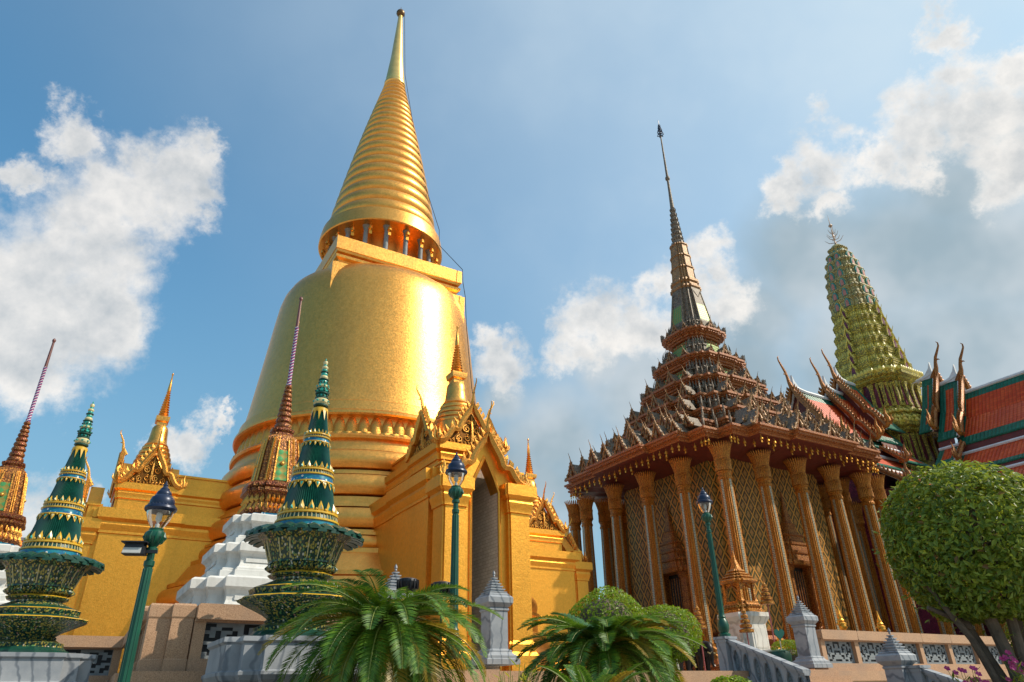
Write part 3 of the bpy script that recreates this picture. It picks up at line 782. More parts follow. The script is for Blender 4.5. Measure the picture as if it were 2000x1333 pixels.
# side walls seen edge on need their own uvs
for s in (1, -1): am.add([(s * .49, -2.1, 2.1), (s * .49, -.2, 2.1), (s * .49, -.2, 7.95), (s * .49, -2.1, 7.95)], [(0, 1, 2, 3)], 0, None, [[(0, 0), (1.9, 0), (1.9, 5.85), (0, 5.85)]])
for s in (1, -1): am.add([(s * .49, -1.6, 7.93), (s * .49, -.2, 7.93), (0, -.2, 7.93), (0, -1.6, 7.93)], [(0, 1, 2, 3)], 0, None, [[(0, 0), (1.9, 0), (1.9, 1.2), (0, 1.2)]])
for nm, ang, dist in (('front', 0, 9.55), ('left', -pi / 2, 8.72), ('right', pi / 2, 9.15)):
    R = RZ(ang) @ TR(0, -dist, -ZT) @ Matrix.Diagonal((1, .88 if nm == 'left' else 1, 1, 1))
    if portico_o is None: portico_o = p = obj('portico', pbody, M['goldwall'], chedi, angle=25); p.matrix_local = R; first = True
    else: p = cp(portico_o, chedi, R); first = False
    def kid(key, name, mb, mat, mt=Matrix()):
        if key not in meshes: meshes[key] = obj(name, mb, mat, p)
        else: cp(meshes[key], p, mt)
    kid('proof', 'gable_roof', proof, M['goldwall']); kid('pspire', 'spire', pspire, M['gold']); kid('parch', 'archway', am, M['brick'])
    for i in (0, 1, 3):
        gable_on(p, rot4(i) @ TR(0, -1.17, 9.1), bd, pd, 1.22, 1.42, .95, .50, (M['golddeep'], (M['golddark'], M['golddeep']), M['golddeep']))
    gable_on(p, TR(0, -2.18, 7.62), bd2, None, 1.36, 1.56, 1.05, .52, (M['golddeep'], None, M['golddeep']))

# ------------------------------------------------------------------ spired temple
temple = thing('spired_temple', 'temple hall with gold columns, dark tiered pyramid roof and needle spire', 'temple', (MO.x, MO.y, ZT), GA)
b = MB()
b.loft(redent, [(7.5, 2.1), (7.5, 2.3), (7.35, 2.35), (7.2, 2.5), (7.2, 2.7), (7.3, 2.75), (7.3, 2.86), (7.1, 2.9), (7.1, 3.1)])
obj('podium', local(b), M['trim'], temple)
# columns
def colplan(a):
    k_ = .88; q = [(.40, .095), (.37, .095), (.37, .20), (.31, .20), (.31, .31), (.20, .31), (.20, .37), (.095, .37), (.095, .40)]
    pts = []
    for i in range(4):
        c, s = [(1, 0), (0, 1), (-1, 0), (0, -1)][i]
        pts += [((x * c - y * s) * a * k_, (x * s + y * c) * a * k_) for x, y in q]
    return pts
def col_mb():
    m = MB()
    z0, z1 = 3.1, 11.62
    m.loft(colplan, [(1.55, z0), (1.55, z0 + .2), (1.35, z0 + .28), (1.45, z0 + .5), (1.2, z0 + .62), (1.25, z0 + .75)], 0)
    pr = [(1.08, z0 + .75), (.86, z1)]
    k = len(m.f); m.loft(colplan, pr, 0)
    # the middle of each face is a mirror strip
    for i in range(36):
        if i % 9 == 8: m.m[k + i] = 1
    m.loft(colplan, [(.90, 11.45), (.98, 11.49), (.98, 11.59), (.88, 11.65), (.88, 11.77), (1.0, 11.81), (1.0, 11.91), (.88, 11.95)], 0)
    return m
def cap_mb():
    m = MB(); z0, z1 = 11.93, 13.22
    m.lathe([(.36, z0), (.38, z0 + .3), (.46, z0 + .75), (.60, z1 - .18), (.62, z1 - .1), (.3, z1 - .08)], 24)
    for row, (n, rr, zt, off) in enumerate([(28, 0.0, z1 + .05, 0), (28, .03, z0 + .62, .5)]):
        for k in range(n):
            a = 2 * pi * (k + off) / n; w = pi / n * .86
            P_ = [(.38 + rr, z0 - .02), (.42 + rr, z0 + .35), (.50 + rr, z0 + .78), (.645 + rr, zt - .16), (.72 + rr, zt + .02), (.80, zt + .12)]
            if row: P_ = [(.40, z0 - .02), (.43, z0 + .2), (.47, z0 + .42), (.53, z0 + .60)]
            vs = []; fs = []
            for i, (r, zz) in enumerate(P_):
                ww = w * (1 if i < len(P_) - 2 else (.75 if i == len(P_) - 2 else .08))
                vs += [(r * cos(a - ww), r * sin(a - ww), zz), ((r + .03) * cos(a), (r + .03) * sin(a), zz), (r * cos(a + ww), r * sin(a + ww), zz)]
            for i in range(len(P_) - 1):
                for j in range(2): fs.append((i * 3 + j, i * 3 + j + 1, i * 3 + j + 4, i * 3 + j + 3))
            m.add(vs, fs)
    m.v = [(x * (1 - .20 * min(1, (z - z0) / .5)), y * (1 - .20 * min(1, (z - z0) / .5)), z) for x, y, z in m.v]
    return m
c0 = None; cmb = local(col_mb()); kmb = local(cap_mb())
spots = []
for k in (-6, -3, 0, 3, 6):
    for s in (-6, 6): spots += [(k, s), (s, k)]
spots = sorted(set(spots + [(-6, 7.3), (7.3, -6), (-4.5, 6), (6, -4.5), (-3, 7.3), (7.3, -3)]))
for x, y in spots:
    if c0 is None:
        c0 = obj('column', cmb, [M['rib'], M['strip']], temple, (x, y, 0), smooth=False); k0 = obj('capital', kmb, M['rib'], c0, angle=20)
    else:
        c = cp(c0, temple, TR(x, y, 0)); cp(k0, c, Matrix())
# cella
b = MB(); b.loft(lambda a: redent(a, .80, .93), [(4.5, 3.1), (4.5, 13.4)]); obj('wall', local(b), M['diamond'], temple, smooth=False)
b = MB(); b.loft(lambda a: redent(a, .80, .93), [(4.9, 3.1), (4.9, 3.6), (4.75, 3.7), (4.85, 4.0), (4.65, 4.2), (4.75, 4.4), (4.55, 4.5)]); obj('wall_plinth', local(b), M['redgold'], temple)
# doorways with tiered crowns
def door_mb():
    m = MB()
    for s in (1, -1):
        m.loft(lambda a: [(x + s * .95, y) for x, y in redent(a, .7, .88)], [(.40, 4.1), (.40, 4.6), (.32, 4.7), (.30, 7.4), (.38, 7.5), (.42, 7.7)])
    m.loft(lambda a: [(x, y * .5) for x, y in redent(a, .7, .88)], [(1.42, 7.7), (1.5, 7.8), (1.5, 7.95), (1.2, 8.0), (1.15, 8.3), (1.28, 8.35), (1.28, 8.48), (.98, 8.52), (.95, 8.8), (1.05, 8.84), (1.05, 8.95), (.76, 9.0), (.72, 9.3), (.82, 9.34), (.82, 9.44), (.5, 9.5), (.42, 10.0), (.46, 10.05), (.3, 10.1), (.22, 10.5), (.1, 11.3), (.03, 11.9)])
    m.prism([(-.56, 4.1), (.56, 4.1), (.56, 7.7), (-.56, 7.7)], .05, .12, 1)
    for s in (1, -1):
        for x in (.1, .3, .5): m.tube([(s * x, .03, 4.2), (s * x, .03, 7.5)], .035, 5, 0)
    return m
dmb = local(door_mb()); d0 = None
for i in range(4):
    mt = rot4(i) @ TR(0, -4.62, 0)
    if d0 is None: d0 = obj('doorway', dmb, [M['mosaic'], M['bronze']], temple); d0.matrix_local = mt
    else: cp(d0, temple, mt)
# eave
def eplan(a):
    """many stepped plan: each side has a projecting middle bay, each corner three steps"""
    q = [(a, .30 * a), (.955 * a, .30 * a), (.955 * a, .60 * a), (.87 * a, .60 * a), (.87 * a, .75 * a), (.76 * a, .76 * a)]
    q = q[:5] + [(.755 * a, .75 * a)] + [(.75 * a, .755 * a)] + [(y, x) for x, y in q[:5]][::-1]
    pts = []
    for i in range(4):
        c, s = [(1, 0), (0, 1), (-1, 0), (0, -1)][i]
        pts += [(x * c - y * s, x * s + y * c) for x, y in q]
    return pts
def dentils(m, fn, a, z, size, step, mat=0):
    P_ = fn(a)
    for i in range(len(P_)):
        p, q = Vector(P_[i]), Vector(P_[(i + 1) % len(P_)]); L = (q - p).length; n = max(1, int(L / step)); an = atan2(q.y - p.y, q.x - p.x)
        for k in range(n):
            c = p.lerp(q, (k + .5) / n); m.box((c.x, c.y, z), (L / n * .55, size[0], size[1]), mat, rz=an)
def teeth(m, fn, a, z, h, step, mat=0):
    """row of small antefix leaves"""
    P_ = fn(a)
    for i in range(len(P_)):
        p, q = Vector(P_[i]), Vector(P_[(i + 1) % len(P_)]); L = (q - p).length; n = max(1, int(L / step)); d = (q - p).normalized(); nn = Vector((d.y, -d.x))
        for k in range(n):
            c = p.lerp(q, (k + .5) / n); w = L / n * .42
            a_ = c - d * w; b_ = c + d * w; o = c + nn * .05
            m.add([(a_.x, a_.y, z), (b_.x, b_.y, z), (o.x, o.y, z + h * .45), (c.x, c.y, z + h), (c.x - nn.x * .03, c.y - nn.y * .03, z)], [(0, 1, 2), (1, 3, 2), (0, 2, 3), (1, 4, 3), (4, 0, 3)], mat)
b = MB()
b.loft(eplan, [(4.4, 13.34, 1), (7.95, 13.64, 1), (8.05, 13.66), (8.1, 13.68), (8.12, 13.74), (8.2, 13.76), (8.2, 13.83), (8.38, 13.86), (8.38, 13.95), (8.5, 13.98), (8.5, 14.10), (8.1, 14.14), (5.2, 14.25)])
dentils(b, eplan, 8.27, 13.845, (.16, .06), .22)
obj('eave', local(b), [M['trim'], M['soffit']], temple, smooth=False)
# roof tiers
TI = [(8.48, 14.08), (7.05, 15.15), (5.85, 16.35), (4.72, 17.8), (3.66, 19.55), (2.76, 21.6), (1.95, 24.0)]
def small_gable():
    m = MB()
    w, h = .62, .92
    m.prism([(-w, 0), (w, 0), (w * .5, h * .36), (0, h), (-w * .5, h * .36)], -.02, 1.1, 1)
    m.join(board_mb(w * 1.08, h * 1.12, .11, .10, OGEE, 6, .10))
    m.join(pediment_mb(w * .9, h * .92, .08, -.03, scroll=False), mat=2)
    for s in (1, -1): m.join(flame_mb(.30, 0, s), TR(s * w * 1.1, -.05, .0))
    m.join(chofa_mb(.62), TR(0, -.05, h * 1.1))
    m.tube([(0, -.08, .08), (0, -.12, .3), (0, -.06, .62)], [.05, .10, .01], 5, 0)
    return m
sg = small_gable(); sg0 = None
def corner_mb():
    """upright naga head with a flame crest on a roof corner, leaning outwards to +x"""
    m = MB()
    m.tube([(-.25, 0, .02), (.02, 0, .10), (.12, 0, .30), (.06, 0, .55), (.10, 0, .82), (.02, 0, 1.05)], [.14, .15, .15, .13, .09, .01], 7, 0, flat=.6)
    for k, zq in enumerate((.35, .52, .70, .86)):
        m.tube([(.10, 0, zq - .06), (.24, 0, zq), (.27, 0, zq + .13)], [.07, .045, .005], 5, 0, flat=.6)
        m.tube([(.03, 0, zq - .04), (-.12, 0, zq + .02), (-.16, 0, zq + .14)], [.07, .045, .005], 5, 0, flat=.6)
    return m
cn = corner_mb(); cn0 = None
def pinnacles(m, x, y, z, h, mat):
    """cluster of little pilasters with four points"""
    m.box((x, y, z + h * .28), (.30, .30, h * .56), mat, top=.85)
    m.box((x, y, z + h * .60), (.38, .38, h * .08), mat)
    for sx in (-1, 1):
        for sy in (-1, 1):
            m.tube([(x + sx * .12, y + sy * .12, z + h * .55), (x + sx * .15, y + sy * .15, z + h * .75), (x + sx * .13, y + sy * .13, z + h * 1.08)], [.055, .05, .008], 4, mat)
    m.tube([(x, y, z + h * .6), (x, y, z + h * .85), (x, y, z + h * 1.25)], [.09, .07, .008], 5, mat)
for i, (a, z) in enumerate(TI):
    t = MB()
    an, zn = TI[i + 1] if i + 1 < len(TI) else (1.33, 24.95)
    if i:
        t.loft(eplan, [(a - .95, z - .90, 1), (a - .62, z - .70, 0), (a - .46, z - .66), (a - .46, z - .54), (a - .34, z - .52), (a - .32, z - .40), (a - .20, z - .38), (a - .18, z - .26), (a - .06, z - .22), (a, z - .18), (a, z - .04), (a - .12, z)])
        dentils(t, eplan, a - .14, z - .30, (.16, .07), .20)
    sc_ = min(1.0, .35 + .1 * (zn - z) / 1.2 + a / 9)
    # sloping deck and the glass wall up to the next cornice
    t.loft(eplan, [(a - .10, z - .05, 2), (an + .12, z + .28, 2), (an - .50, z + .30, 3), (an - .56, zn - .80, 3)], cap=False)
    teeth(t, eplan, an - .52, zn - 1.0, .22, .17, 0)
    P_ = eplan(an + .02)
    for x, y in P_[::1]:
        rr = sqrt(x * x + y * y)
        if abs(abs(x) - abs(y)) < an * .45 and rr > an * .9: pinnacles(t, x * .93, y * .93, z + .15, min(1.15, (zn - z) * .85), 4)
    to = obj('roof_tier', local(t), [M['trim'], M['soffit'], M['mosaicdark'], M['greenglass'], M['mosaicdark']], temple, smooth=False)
    # gables along the lip
    s = (.80, .76, .72, .67, .62, .56, .50)[i]
    flat = a * .64; pitch_ = 1.22 * s
    n = max(1, int(2 * flat / (1.62 * s)))
    for f in range(4):
        for k in range(n):
            x = (k - (n - 1) / 2) * (2 * flat / max(n, 1)); big_ = s * (1.25 if k % 2 == (n // 2) % 2 else .85)
            for row in ((0, 1) if i == 0 else (0,)):
                mt = rot4(f) @ TR(x + row * .35 * s, -((a if abs(x) < .28 * a else .955 * a) - .22 - row * .72), z - ZT + row * .38) @ Matrix.Diagonal((big_, s, big_ * 1.05, 1))
                if sg0 is None: sg0 = obj('roof_gable', sg, [M['gabletrim'], M['mosaicdark'], M['redgold']], to, angle=25); sg0.matrix_local = mt
                elif f in (0, 3) or abs(x) > flat * .5 and row == 0: cp(sg0, to, mt)
        # corner heads
        for kx, ky in ((.97, .60), (.87, .75), (.755, .755), (.75, .87), (.60, .97)):
            x, y = kx * a, -ky * a; an_ = atan2(y, x)
            if True:
                mt = rot4(f) @ TR(x * .97, y * .97, z - ZT) @ RZ(an_) @ Matrix.Diagonal((s * 1.0,) * 3 + (1,)) if kx == ky else rot4(f) @ TR(x * .95, y * .95, z - ZT) @ RZ(an_) @ Matrix.Diagonal((s * (1.05 if kx in (.87, .75) else .6),) * 3 + (1,))
                if cn0 is None: cn0 = obj('corner_naga', cn, M['mosaicdark'], to); cn0.matrix_local = mt
                else: cp(cn0, to, mt)
# spire
b = MB()
def spl(a): return redent3(a, (.45, .70, .85))
b.loft(spl, [(1.42, 23.9, 0), (1.42, 24.7, 0), (1.34, 24.9, 0), (.93, 27.8, 0)])
for i in range(4):     # green glass faces between the ribs
    b.add([(-.55, -1.37, 24.75), (.55, -1.37, 24.75), (.38, -.965, 27.5), (-.38, -.965, 27.5)], [(0, 1, 2, 3)], 1, rot4(i), [[(0, 0), (1.1, 0), (.93, 2.8), (.17, 2.8)]])
    for s in (1, -1): b.tube([(s * .56, -1.38, 24.75), (s * .39, -.97, 27.5)], .05, 5, 0, rot4(i))
    b.tube([(-.39, -.97, 27.5), (0, -1.03, 26.9), (.39, -.97, 27.5)], .05, 5, 0, rot4(i))
obj('spire_base', local(b), [M['mosaicdark'], M['greenglass']], temple, smooth=False)
b = MB()
b.loft(spl, [(.95, 27.75), (1.02, 27.85), (1.02, 28.0), (.86, 28.1), (.84, 28.3), (.94, 28.4), (.94, 28.6), (.80, 28.7)])
zz = 28.7; rr = .78
for k in range(3):
    b.loft(spl, [(rr, zz), (rr - .05, zz + .95), (rr + .02, zz + 1.0), (rr + .02, zz + 1.08)]); zz += 1.08; rr -= .085
    P_ = spl(rr + .09)
    for x, y in P_: b.tube([(x * .97, y * .97, zz - 1.05), (x * .9, y * .9, zz - .1)], [.05, .03], 4)
obj('spire_stage', local(b), M['gabletrim'], temple, smooth=False)
b = MB(); q = []
for k in range(8):
    r = .47 - .038 * k; q += [(r - .08, zz), (r, zz + .16), (r - .02, zz + .34), (r - .09, zz + .44)]; zz += .46
    n = 10
    for j in range(n):
        an = 2 * pi * j / n; b.tube([((r - .04) * cos(an), (r - .04) * sin(an), zz - .42), ((r + .02) * cos(an), (r + .02) * sin(an), zz - .2), ((r - .02) * cos(an), (r - .02) * sin(an), zz - .06)], [.035, .04, .01], 4)
q += [(.16, zz), (.11, 37.2), (.09, 38.4), (.17, 38.5), (.19, 38.62), (.17, 38.75), (.10, 38.85), (.085, 40), (.055, 43.2), (.05, 43.3)]
b.lathe(q, 16); obj('spire', local(b), M['mosaicdark'], temple)
b = MB(); b.lathe([(.02, 43.2), (.03, 44.9), (.001, 45.1)], 6)
for k, (r, z) in enumerate([(.26, 43.3), (.22, 43.55), (.17, 43.8), (.12, 44.05), (.08, 44.3)]):
    for j in range(6):
        an = 2 * pi * (j + .5 * (k % 2)) / 6; b.tube([(.02 * cos(an), .02 * sin(an), z - .1), (r * cos(an), r * sin(an), z), (r * .9 * cos(an), r * .9 * sin(an), z + .22)], [.04, .05, .006], 4)
obj('spire_finial', local(b), M['lampcap'], temple)
# bells hanging under the eave
tb0 = None
for f in (0, 3):
    for k in range(26):
        x = -6.2 + 12.4 * k / 25
        for row, yy in enumerate((7.7, 7.0)):
            if row == 1 and k % 3: continue
            if abs(x) > 5.0 and row == 0: yy = 7.0
            mt = rot4(f) @ TR(x + row * .25, -yy, 13.62 - ZT - .04 * (k % 3)) @ Matrix.Diagonal((.85, .85, .75, 1))
            if tb0 is None: tb0 = obj('wind_bell', bell_mb, M['goldstat'], temple); tb0.matrix_local = mt
            else: cp(tb0, temple, mt)

# ------------------------------------------------------------------ cruciform temple with a ceramic tower
hall = thing('cruciform_temple', 'red tiled temple with stacked gables under a yellow green ceramic tower', 'temple', (PR.x, PR.y, ZT), GA)
def ppl(a): return redent3(a, (.50, .74, .88))
def petals(m, fn, a, z, h, step, out, mat=0, mat2=None):
    """row of leaf shaped plates standing on a plan outline"""
    P_ = fn(a); cnt = 0
    for i in range(len(P_)):
        p, q = Vector(P_[i]), Vector(P_[(i + 1) % len(P_)]); L = (q - p).length; n = max(1, round(L / step)); d = (q - p).normalized(); nn = Vector((d.y, -d.x))
        for k in range(n):
            c = p.lerp(q, (k + .5) / n); w = L / n * .46
            prof = [(-w, 0), (-w, h * .5), (-w * .6, h * .8), (0, h), (w * .6, h * .8), (w, h * .5), (w, 0)]
            vs = []
            for x, zz in prof: vs.append((c.x + d.x * x + nn.x * (out * (.4 + .6 * zz / h)), c.y + d.y * x + nn.y * (out * (.4 + .6 * zz / h)), z + zz))
            vs.append((c.x + nn.x * (out + .06), c.y + nn.y * (out + .06), z + h * .4))
            for x, zz in prof[::3]: vs.append((c.x + d.x * x * .9 - nn.x * .05, c.y + d.y * x * .9 - nn.y * .05, z + zz * .95))
            fs = [(j, j + 1, 7) for j in range(6)] + [(6, 0, 7)] + [(0, 8, 9, 3), (3, 9, 10, 6)]
            m.add(vs, fs, mat if (mat2 is None or cnt % 2) else mat2); cnt += 1
b = MB()
b.loft(ppl, [(3.3, 14.0, 1), (3.0, 16.0, 1), (3.0, 17.2, 2), (2.9, 19.4, 2), (2.95, 19.5), (3.25, 19.7), (3.2, 19.85), (3.5, 20.0), (3.55, 20.25), (3.3, 20.4), (3.2, 20.6), (3.35, 20.75), (3.1, 20.9), (3.0, 21.2), (3.15, 21.35), (2.8, 21.5), (2.7, 21.9, 2), (2.55, 24.0, 2), (2.6, 24.1), (2.95, 24.3), (2.9, 24.45), (3.18, 24.6), (3.2, 24.85), (2.9, 25.0)])
# pilasters of the two storeys
for zz0, zz1, a in ((17.2, 19.4, 3.0), (21.9, 24.0, 2.68)):
    P_ = ppl(a)
    for i in range(len(P_)):
        p, q = Vector(P_[i]), Vector(P_[(i + 1) % len(P_)]); L = (q - p).length; n = 1 if L < 1.2 else 3
        for k in range(n):
            c = p.lerp(q, (k + .5) / n); s = min(.27, L * .42)
            m_ = MB(); m_.loft(lambda r: [(c.x + x, c.y + y) for x, y in sq(r)], [(s * .62, zz0), (s * .62, zz0 + .25), (s * .45, zz0 + .3), (s * .42, zz1 - .5), (s * .6, zz1 - .2), (s * .8, zz1)]); b.join(m_)
for a, z, h, st in ((3.5, 20.25, .35, .34), (3.15, 21.2, .3, .3), (3.2, 24.85, .40, .32), (3.3, 20.62, .28, .3)): petals(b, ppl, a, z, h, st, .04, 3)
TW = [(2.80, 25.0), (2.62, 26.15), (2.42, 27.3), (2.22, 28.5), (2.04, 29.7), (1.90, 30.85), (1.79, 31.95)]
for i in range(len(TW) - 1):
    a, z = TW[i]; a2, z2 = TW[i + 1]; h = z2 - z
    b.loft(ppl, [(a, z), (a - .05, z + .12 * h), (a2 - .02, z + .18 * h), (a2 - .05, z + .58 * h), (a2 + .01, z + .66 * h), (a2, z + .74 * h), (a2 + .05, z + .82 * h), (a2 + .07, z + .95 * h), (a2, z + h)])
    petals(b, ppl, a2 - .05, z + .18 * h, h * .30, .24, .012, 3); petals(b, ppl, a2 + .05, z + .93 * h, h * .14, .20, .01, 0)
    for f in range(4):      # gabled niche in the middle of each face
        mt = rot4(f) @ TR(0, -a - .02, z + .1 * h)
        b.prism([(-.30, 0), (.30, 0), (.26, h * .62), (0, h * 1.02), (-.26, h * .62)], -.12, .3, 0, mt)
        b.prism([(-.17, 0.04), (.17, 0.04), (.15, h * .5), (0, h * .74), (-.15, h * .5)], -.135, -.115, 2, mt)
        b.join(board_mb(.36, h * .62, .08, .08, OGEE, 5, .09), mt @ TR(0, -.12, h * .5), mat=3)
        b.join(chofa_mb(.75), mt @ TR(0, -.1, h * 1.1), mat=3)
obj('ceramic_tower', local(b), [M['yellow'], M['yellow'], M['maroon'], M['yellowpet']], hall, smooth=False)
b = MB()
TW2 = [(1.79, 31.95), (1.74, 33.1), (1.68, 34.2), (1.58, 35.3), (1.44, 36.4), (1.26, 37.4), (1.02, 38.3), (.74, 39.1)]
def rpl(a): return redent3(a, (.55, .80, .90))
for i in range(len(TW2) - 1):
    a, z = TW2[i]; a2, z2 = TW2[i + 1]; h = z2 - z
    b.loft(rpl, [(a, z, 0), (a - .02, z + .1 * h, 0), (a2 - .06, z + .14 * h, 0), (a2 - .08, z + .72 * h, 0), (a2 - .02, z + .78 * h, 0), (a2 + .02, z + .88 * h, 0), (a2, z + h, 0)])
    if i < 6:
        petals(b, rpl, a2 - .08, z + .16 * h, h * .46, .30, .015, 0)
        for f in range(4):
            for x in (-.48 * a / 1.7, .48 * a / 1.7):
                mt = rot4(f) @ TR(x, -a2 - .02, z + .12 * h)
                b.prism([(-.24, 0), (.24, 0), (.24, h * .4), (.12, h * .66), (0, h * .72), (-.12, h * .66), (-.24, h * .4)], -.06, .1, 1, mt)
                b.prism([(-.15, 0), (.15, 0), (.15, h * .36), (.07, h * .54), (0, h * .58), (-.07, h * .54), (-.15, h * .36)], -.09, -.06, 2, mt)
    else: petals(b, rpl, a2 - .06, z + .13 * h, h * .5, .24, .02, 0, 1)
    petals(b, rpl, a2 + .01, z + .86 * h, h * .16, .24, .01, 0)
b.lathe([(.74, 39.05), (.55, 39.35), (.36, 39.55), (.12, 39.65)], 16, 0)
obj('tower_crown', local(b), [M['pinktile'], M['teal'], M['pink'], M['maroon']], hall, smooth=False)
b = MB(); b.lathe([(.20, 39.5), (.10, 39.8), (.05, 40.1), (.04, 41.7), (.10, 41.75), (.20, 41.9), (.16, 42.02), (.05, 42.1), (.03, 42.6), (.004, 43.3)], 8)
for k, (z, r) in enumerate([(39.9, .85), (40.25, .62), (40.6, .52), (40.95, .36)]):
    for j in range(4):
        an = pi / 2 * j + .4 + .5 * (k % 2); b.tube([(0, 0, z), (r * .6 * cos(an), r * .6 * sin(an), z + .12), (r * cos(an), r * sin(an), z + .55)], [.04, .035, .015], 5)
obj('tower_finial', local(b), plain('pale_finial_metal', (.45, .33, .25), .4, .5, .2, 5), hall)

def roof_arm(ang, d0, d1, w, za, ze, skirts=(), gable=True, eave_curl=True):
    """gabled roof on an arm pointing to -y before rotation; d0 outer end, d1 inner end"""
    R = rot4(ang); m = MB()
    L = d0 - d1
    sec = [(0, za), (w * .45, za - (za - ze) * .52), (w, ze)]
    def plane(p, q, u0, u1, s, bu, bv0, bv1):
        (x0, z0), (x1, z1) = p, q; ln = math.hypot(x1 - x0, z1 - z0)
        us = [0, bu, L - bu, L] if bu else [0, L]; vs_ = [0] + ([bv0] if bv0 else []) + ([ln - bv1] if bv1 else []) + [ln]
        for i in range(len(us) - 1):
            for j in range(len(vs_) - 1):
                gz = (bu and i in (0, 2)) or (bv0 and j == 0) or (bv1 and j == len(vs_) - 2)
                P_ = []; U_ = []
                for a_, c_ in ((i, j), (i + 1, j), (i + 1, j + 1), (i, j + 1)):
                    f = vs_[c_] / ln; P_.append((s * (x0 + (x1 - x0) * f), -d0 + us[a_], z0 + (z1 - z0) * f)); U_.append((us[a_], -vs_[c_] + 40))
                m.add(P_, [(0, 1, 2, 3)], 1 if gz else 0, R, [U_])
    for s in (1, -1):
        plane(sec[0], sec[1], 0, L, s, .45, .75, 0)
        plane(sec[1], sec[2], 0, L, s, .45, 0, .75)
        # thickness and white edges
        e = [(s * x, -d0 + .02, z - .1) for x, z in sec]; m.tube([R @ Vector(p) for p in e], .13, 6, 2)
        e = [(s * w, -d0, ze - .06), (s * w, -d1, ze - .06)]; m.tube([R @ Vector(p) for p in e], .09, 6, 1)
        m.add([(s * x, -d0 + .05, z - .16) for x, z in sec] + [(s * x, -d1, z - .16) for x, z in sec], [(0, 1, 4, 3), (1, 2, 5, 4)], 3, R)
    m.prism([(-d0 + .02, za - .1), (-d0 + .02, za + 1.25), (-d0 + .22, za + .75), (-d0 + .6, za + .36), (-d0 + 1.2, za + .14), (-d0 + 1.9, za + .04)], -.09, .09, 2, R @ RZ(pi / 2) @ Matrix.Diagonal((1, 1, 1, 1)))
    m.tube([R @ Vector(p) for p in ((0, -d0 - .05, za + .34), (0, -d0 + .6, za + .16), (0, -d0 + 1.4, za + .06), (0, -d1, za + .05))], [.12, .17, .17, .15], 7, 2)
    lowest = ze; lw = w
    for (wa, wb, z0, z1) in skirts:
        for s in (1, -1):
            ln = math.hypot(wb - wa, z1 - z0)
            p, q = (wa, z0), (wb, z1); plane(p, q, 0, L, s, .4, 0, .42)
            for (x, z) in ((wa, z0 + .08), (wb, z1 - .05)): m.tube([R @ Vector(v_) for v_ in ((s * x, -d0, z), (s * x, -d1, z))], .12 if x == wa else .07, 6, 2 if x == wa else 1)
            m.tube([R @ Vector(v_) for v_ in ((s * wa, -d0 + .02, z0), (s * wb, -d0 + .02, z1 - .06))], .12, 6, 2)
            m.add([(s * lw, -d0 + .3, lowest - .1), (s * wa, -d0 + .3, z0), (s * wa, -d1, z0), (s * lw, -d1, lowest - .1)], [(0, 1, 2, 3)], 3, R)
            m.add([(s * wa, -d0 + .1, z0 - .2), (s * wb, -d0 + .1, z1 - .2), (s * wb, -d1, z1 - .2), (s * wa, -d1, z0 - .2)], [(0, 1, 2, 3)], 3, R)
        lowest = z1; lw = wb
    o = obj('roof', m.shift(dz=-ZT), [M['tilered'], M['tilegreen'], M['roofwhite'], M['soffit']], hall, smooth=True, angle=30)
    if gable:
        h = za - ze
        path = [(0, 1), (.15, .83), (.32, .655), (.45, .53), (.52, .47), (.56, .40), (.60, .33), (.68, .32), (.78, .25), (.90, .11), (1, 0)]
        mt = R @ TR(0, -d0 - .12, ze - ZT)
        obj('bargeboard', board_mb(w * 1.02, h * 1.02, .40, .22, path, 22, .30, 0, 0), M['mosaic'], o).matrix_local = mt
        obj('pediment', pediment_mb(w, h, .4, .25, path, False), [M['soffit'], M['golddeep']], o).matrix_local = mt
        obj('chofa', chofa_mb(2.7), M['mosaic'], o).matrix_local = mt @ TR(0, -.05, h * 1.0)
        for s in (1, -1): obj('naga_finial', flame_mb(1.5, 0, s), M['rib'], o).matrix_local = mt @ TR(s * w, -.1, .1)
        for wa, wb, z0, z1 in skirts:
            for s in (1, -1):
                k = MB(); k.join(board_mb(wb - wa + .1, z0 - z1 + .1, .3, .18, STRAIGHT, 7, .24), TR(wa if s > 0 else -wa, 0, z1 - ze))
                k.v = [v_ if v_[0] * s > wa * .98 else (wa * s, v_[1], max(v_[2], z1 - ze) if False else v_[2]) for v_ in k.v]
                keep = [(f, mm, uu) for f, mm, uu in zip(k.f, k.m, k.uv) if any(abs(k.v[i][0] - wa * s) > 1e-4 for i in f)]
                k.f = [x[0] for x in keep]; k.m = [x[1] for x in keep]; k.uv = [x[2] for x in keep]
                k.join(flame_mb(1.25, 0, s), TR(s * wb, -.1, z1 - ze + .05))
                obj('naga_finial', k, M['mosaic'], o).matrix_local = mt
    return o
SK = ((3.2, 4.7, 16.35, 15.0), (4.9, 6.5, 14.5, 13.35))
roof_arm(3, 11.6, 6.0, 3.0, 22.1, 17.3, SK)
roof_arm(3, 7.5, 4.2, 3.05, 22.95, 17.9, ((3.2, 4.6, 17.1, 15.8),))
roof_arm(3, 5.6, 3.4, 2.9, 24.2, 19.2)
roof_arm(0, 4.7, 3.7, 2.9, 23.9, 18.9)
roof_arm(0, 6.4, 4.9, 3.05, 23.0, 17.9, ((3.2, 4.6, 17.1, 15.8),))
roof_arm(0, 21.0, 6.1, 3.05, 21.75, 17.15, ((3.2, 5.0, 16.35, 14.75), (5.2, 6.9, 14.2, 12.85)), gable=True)
b = MB()
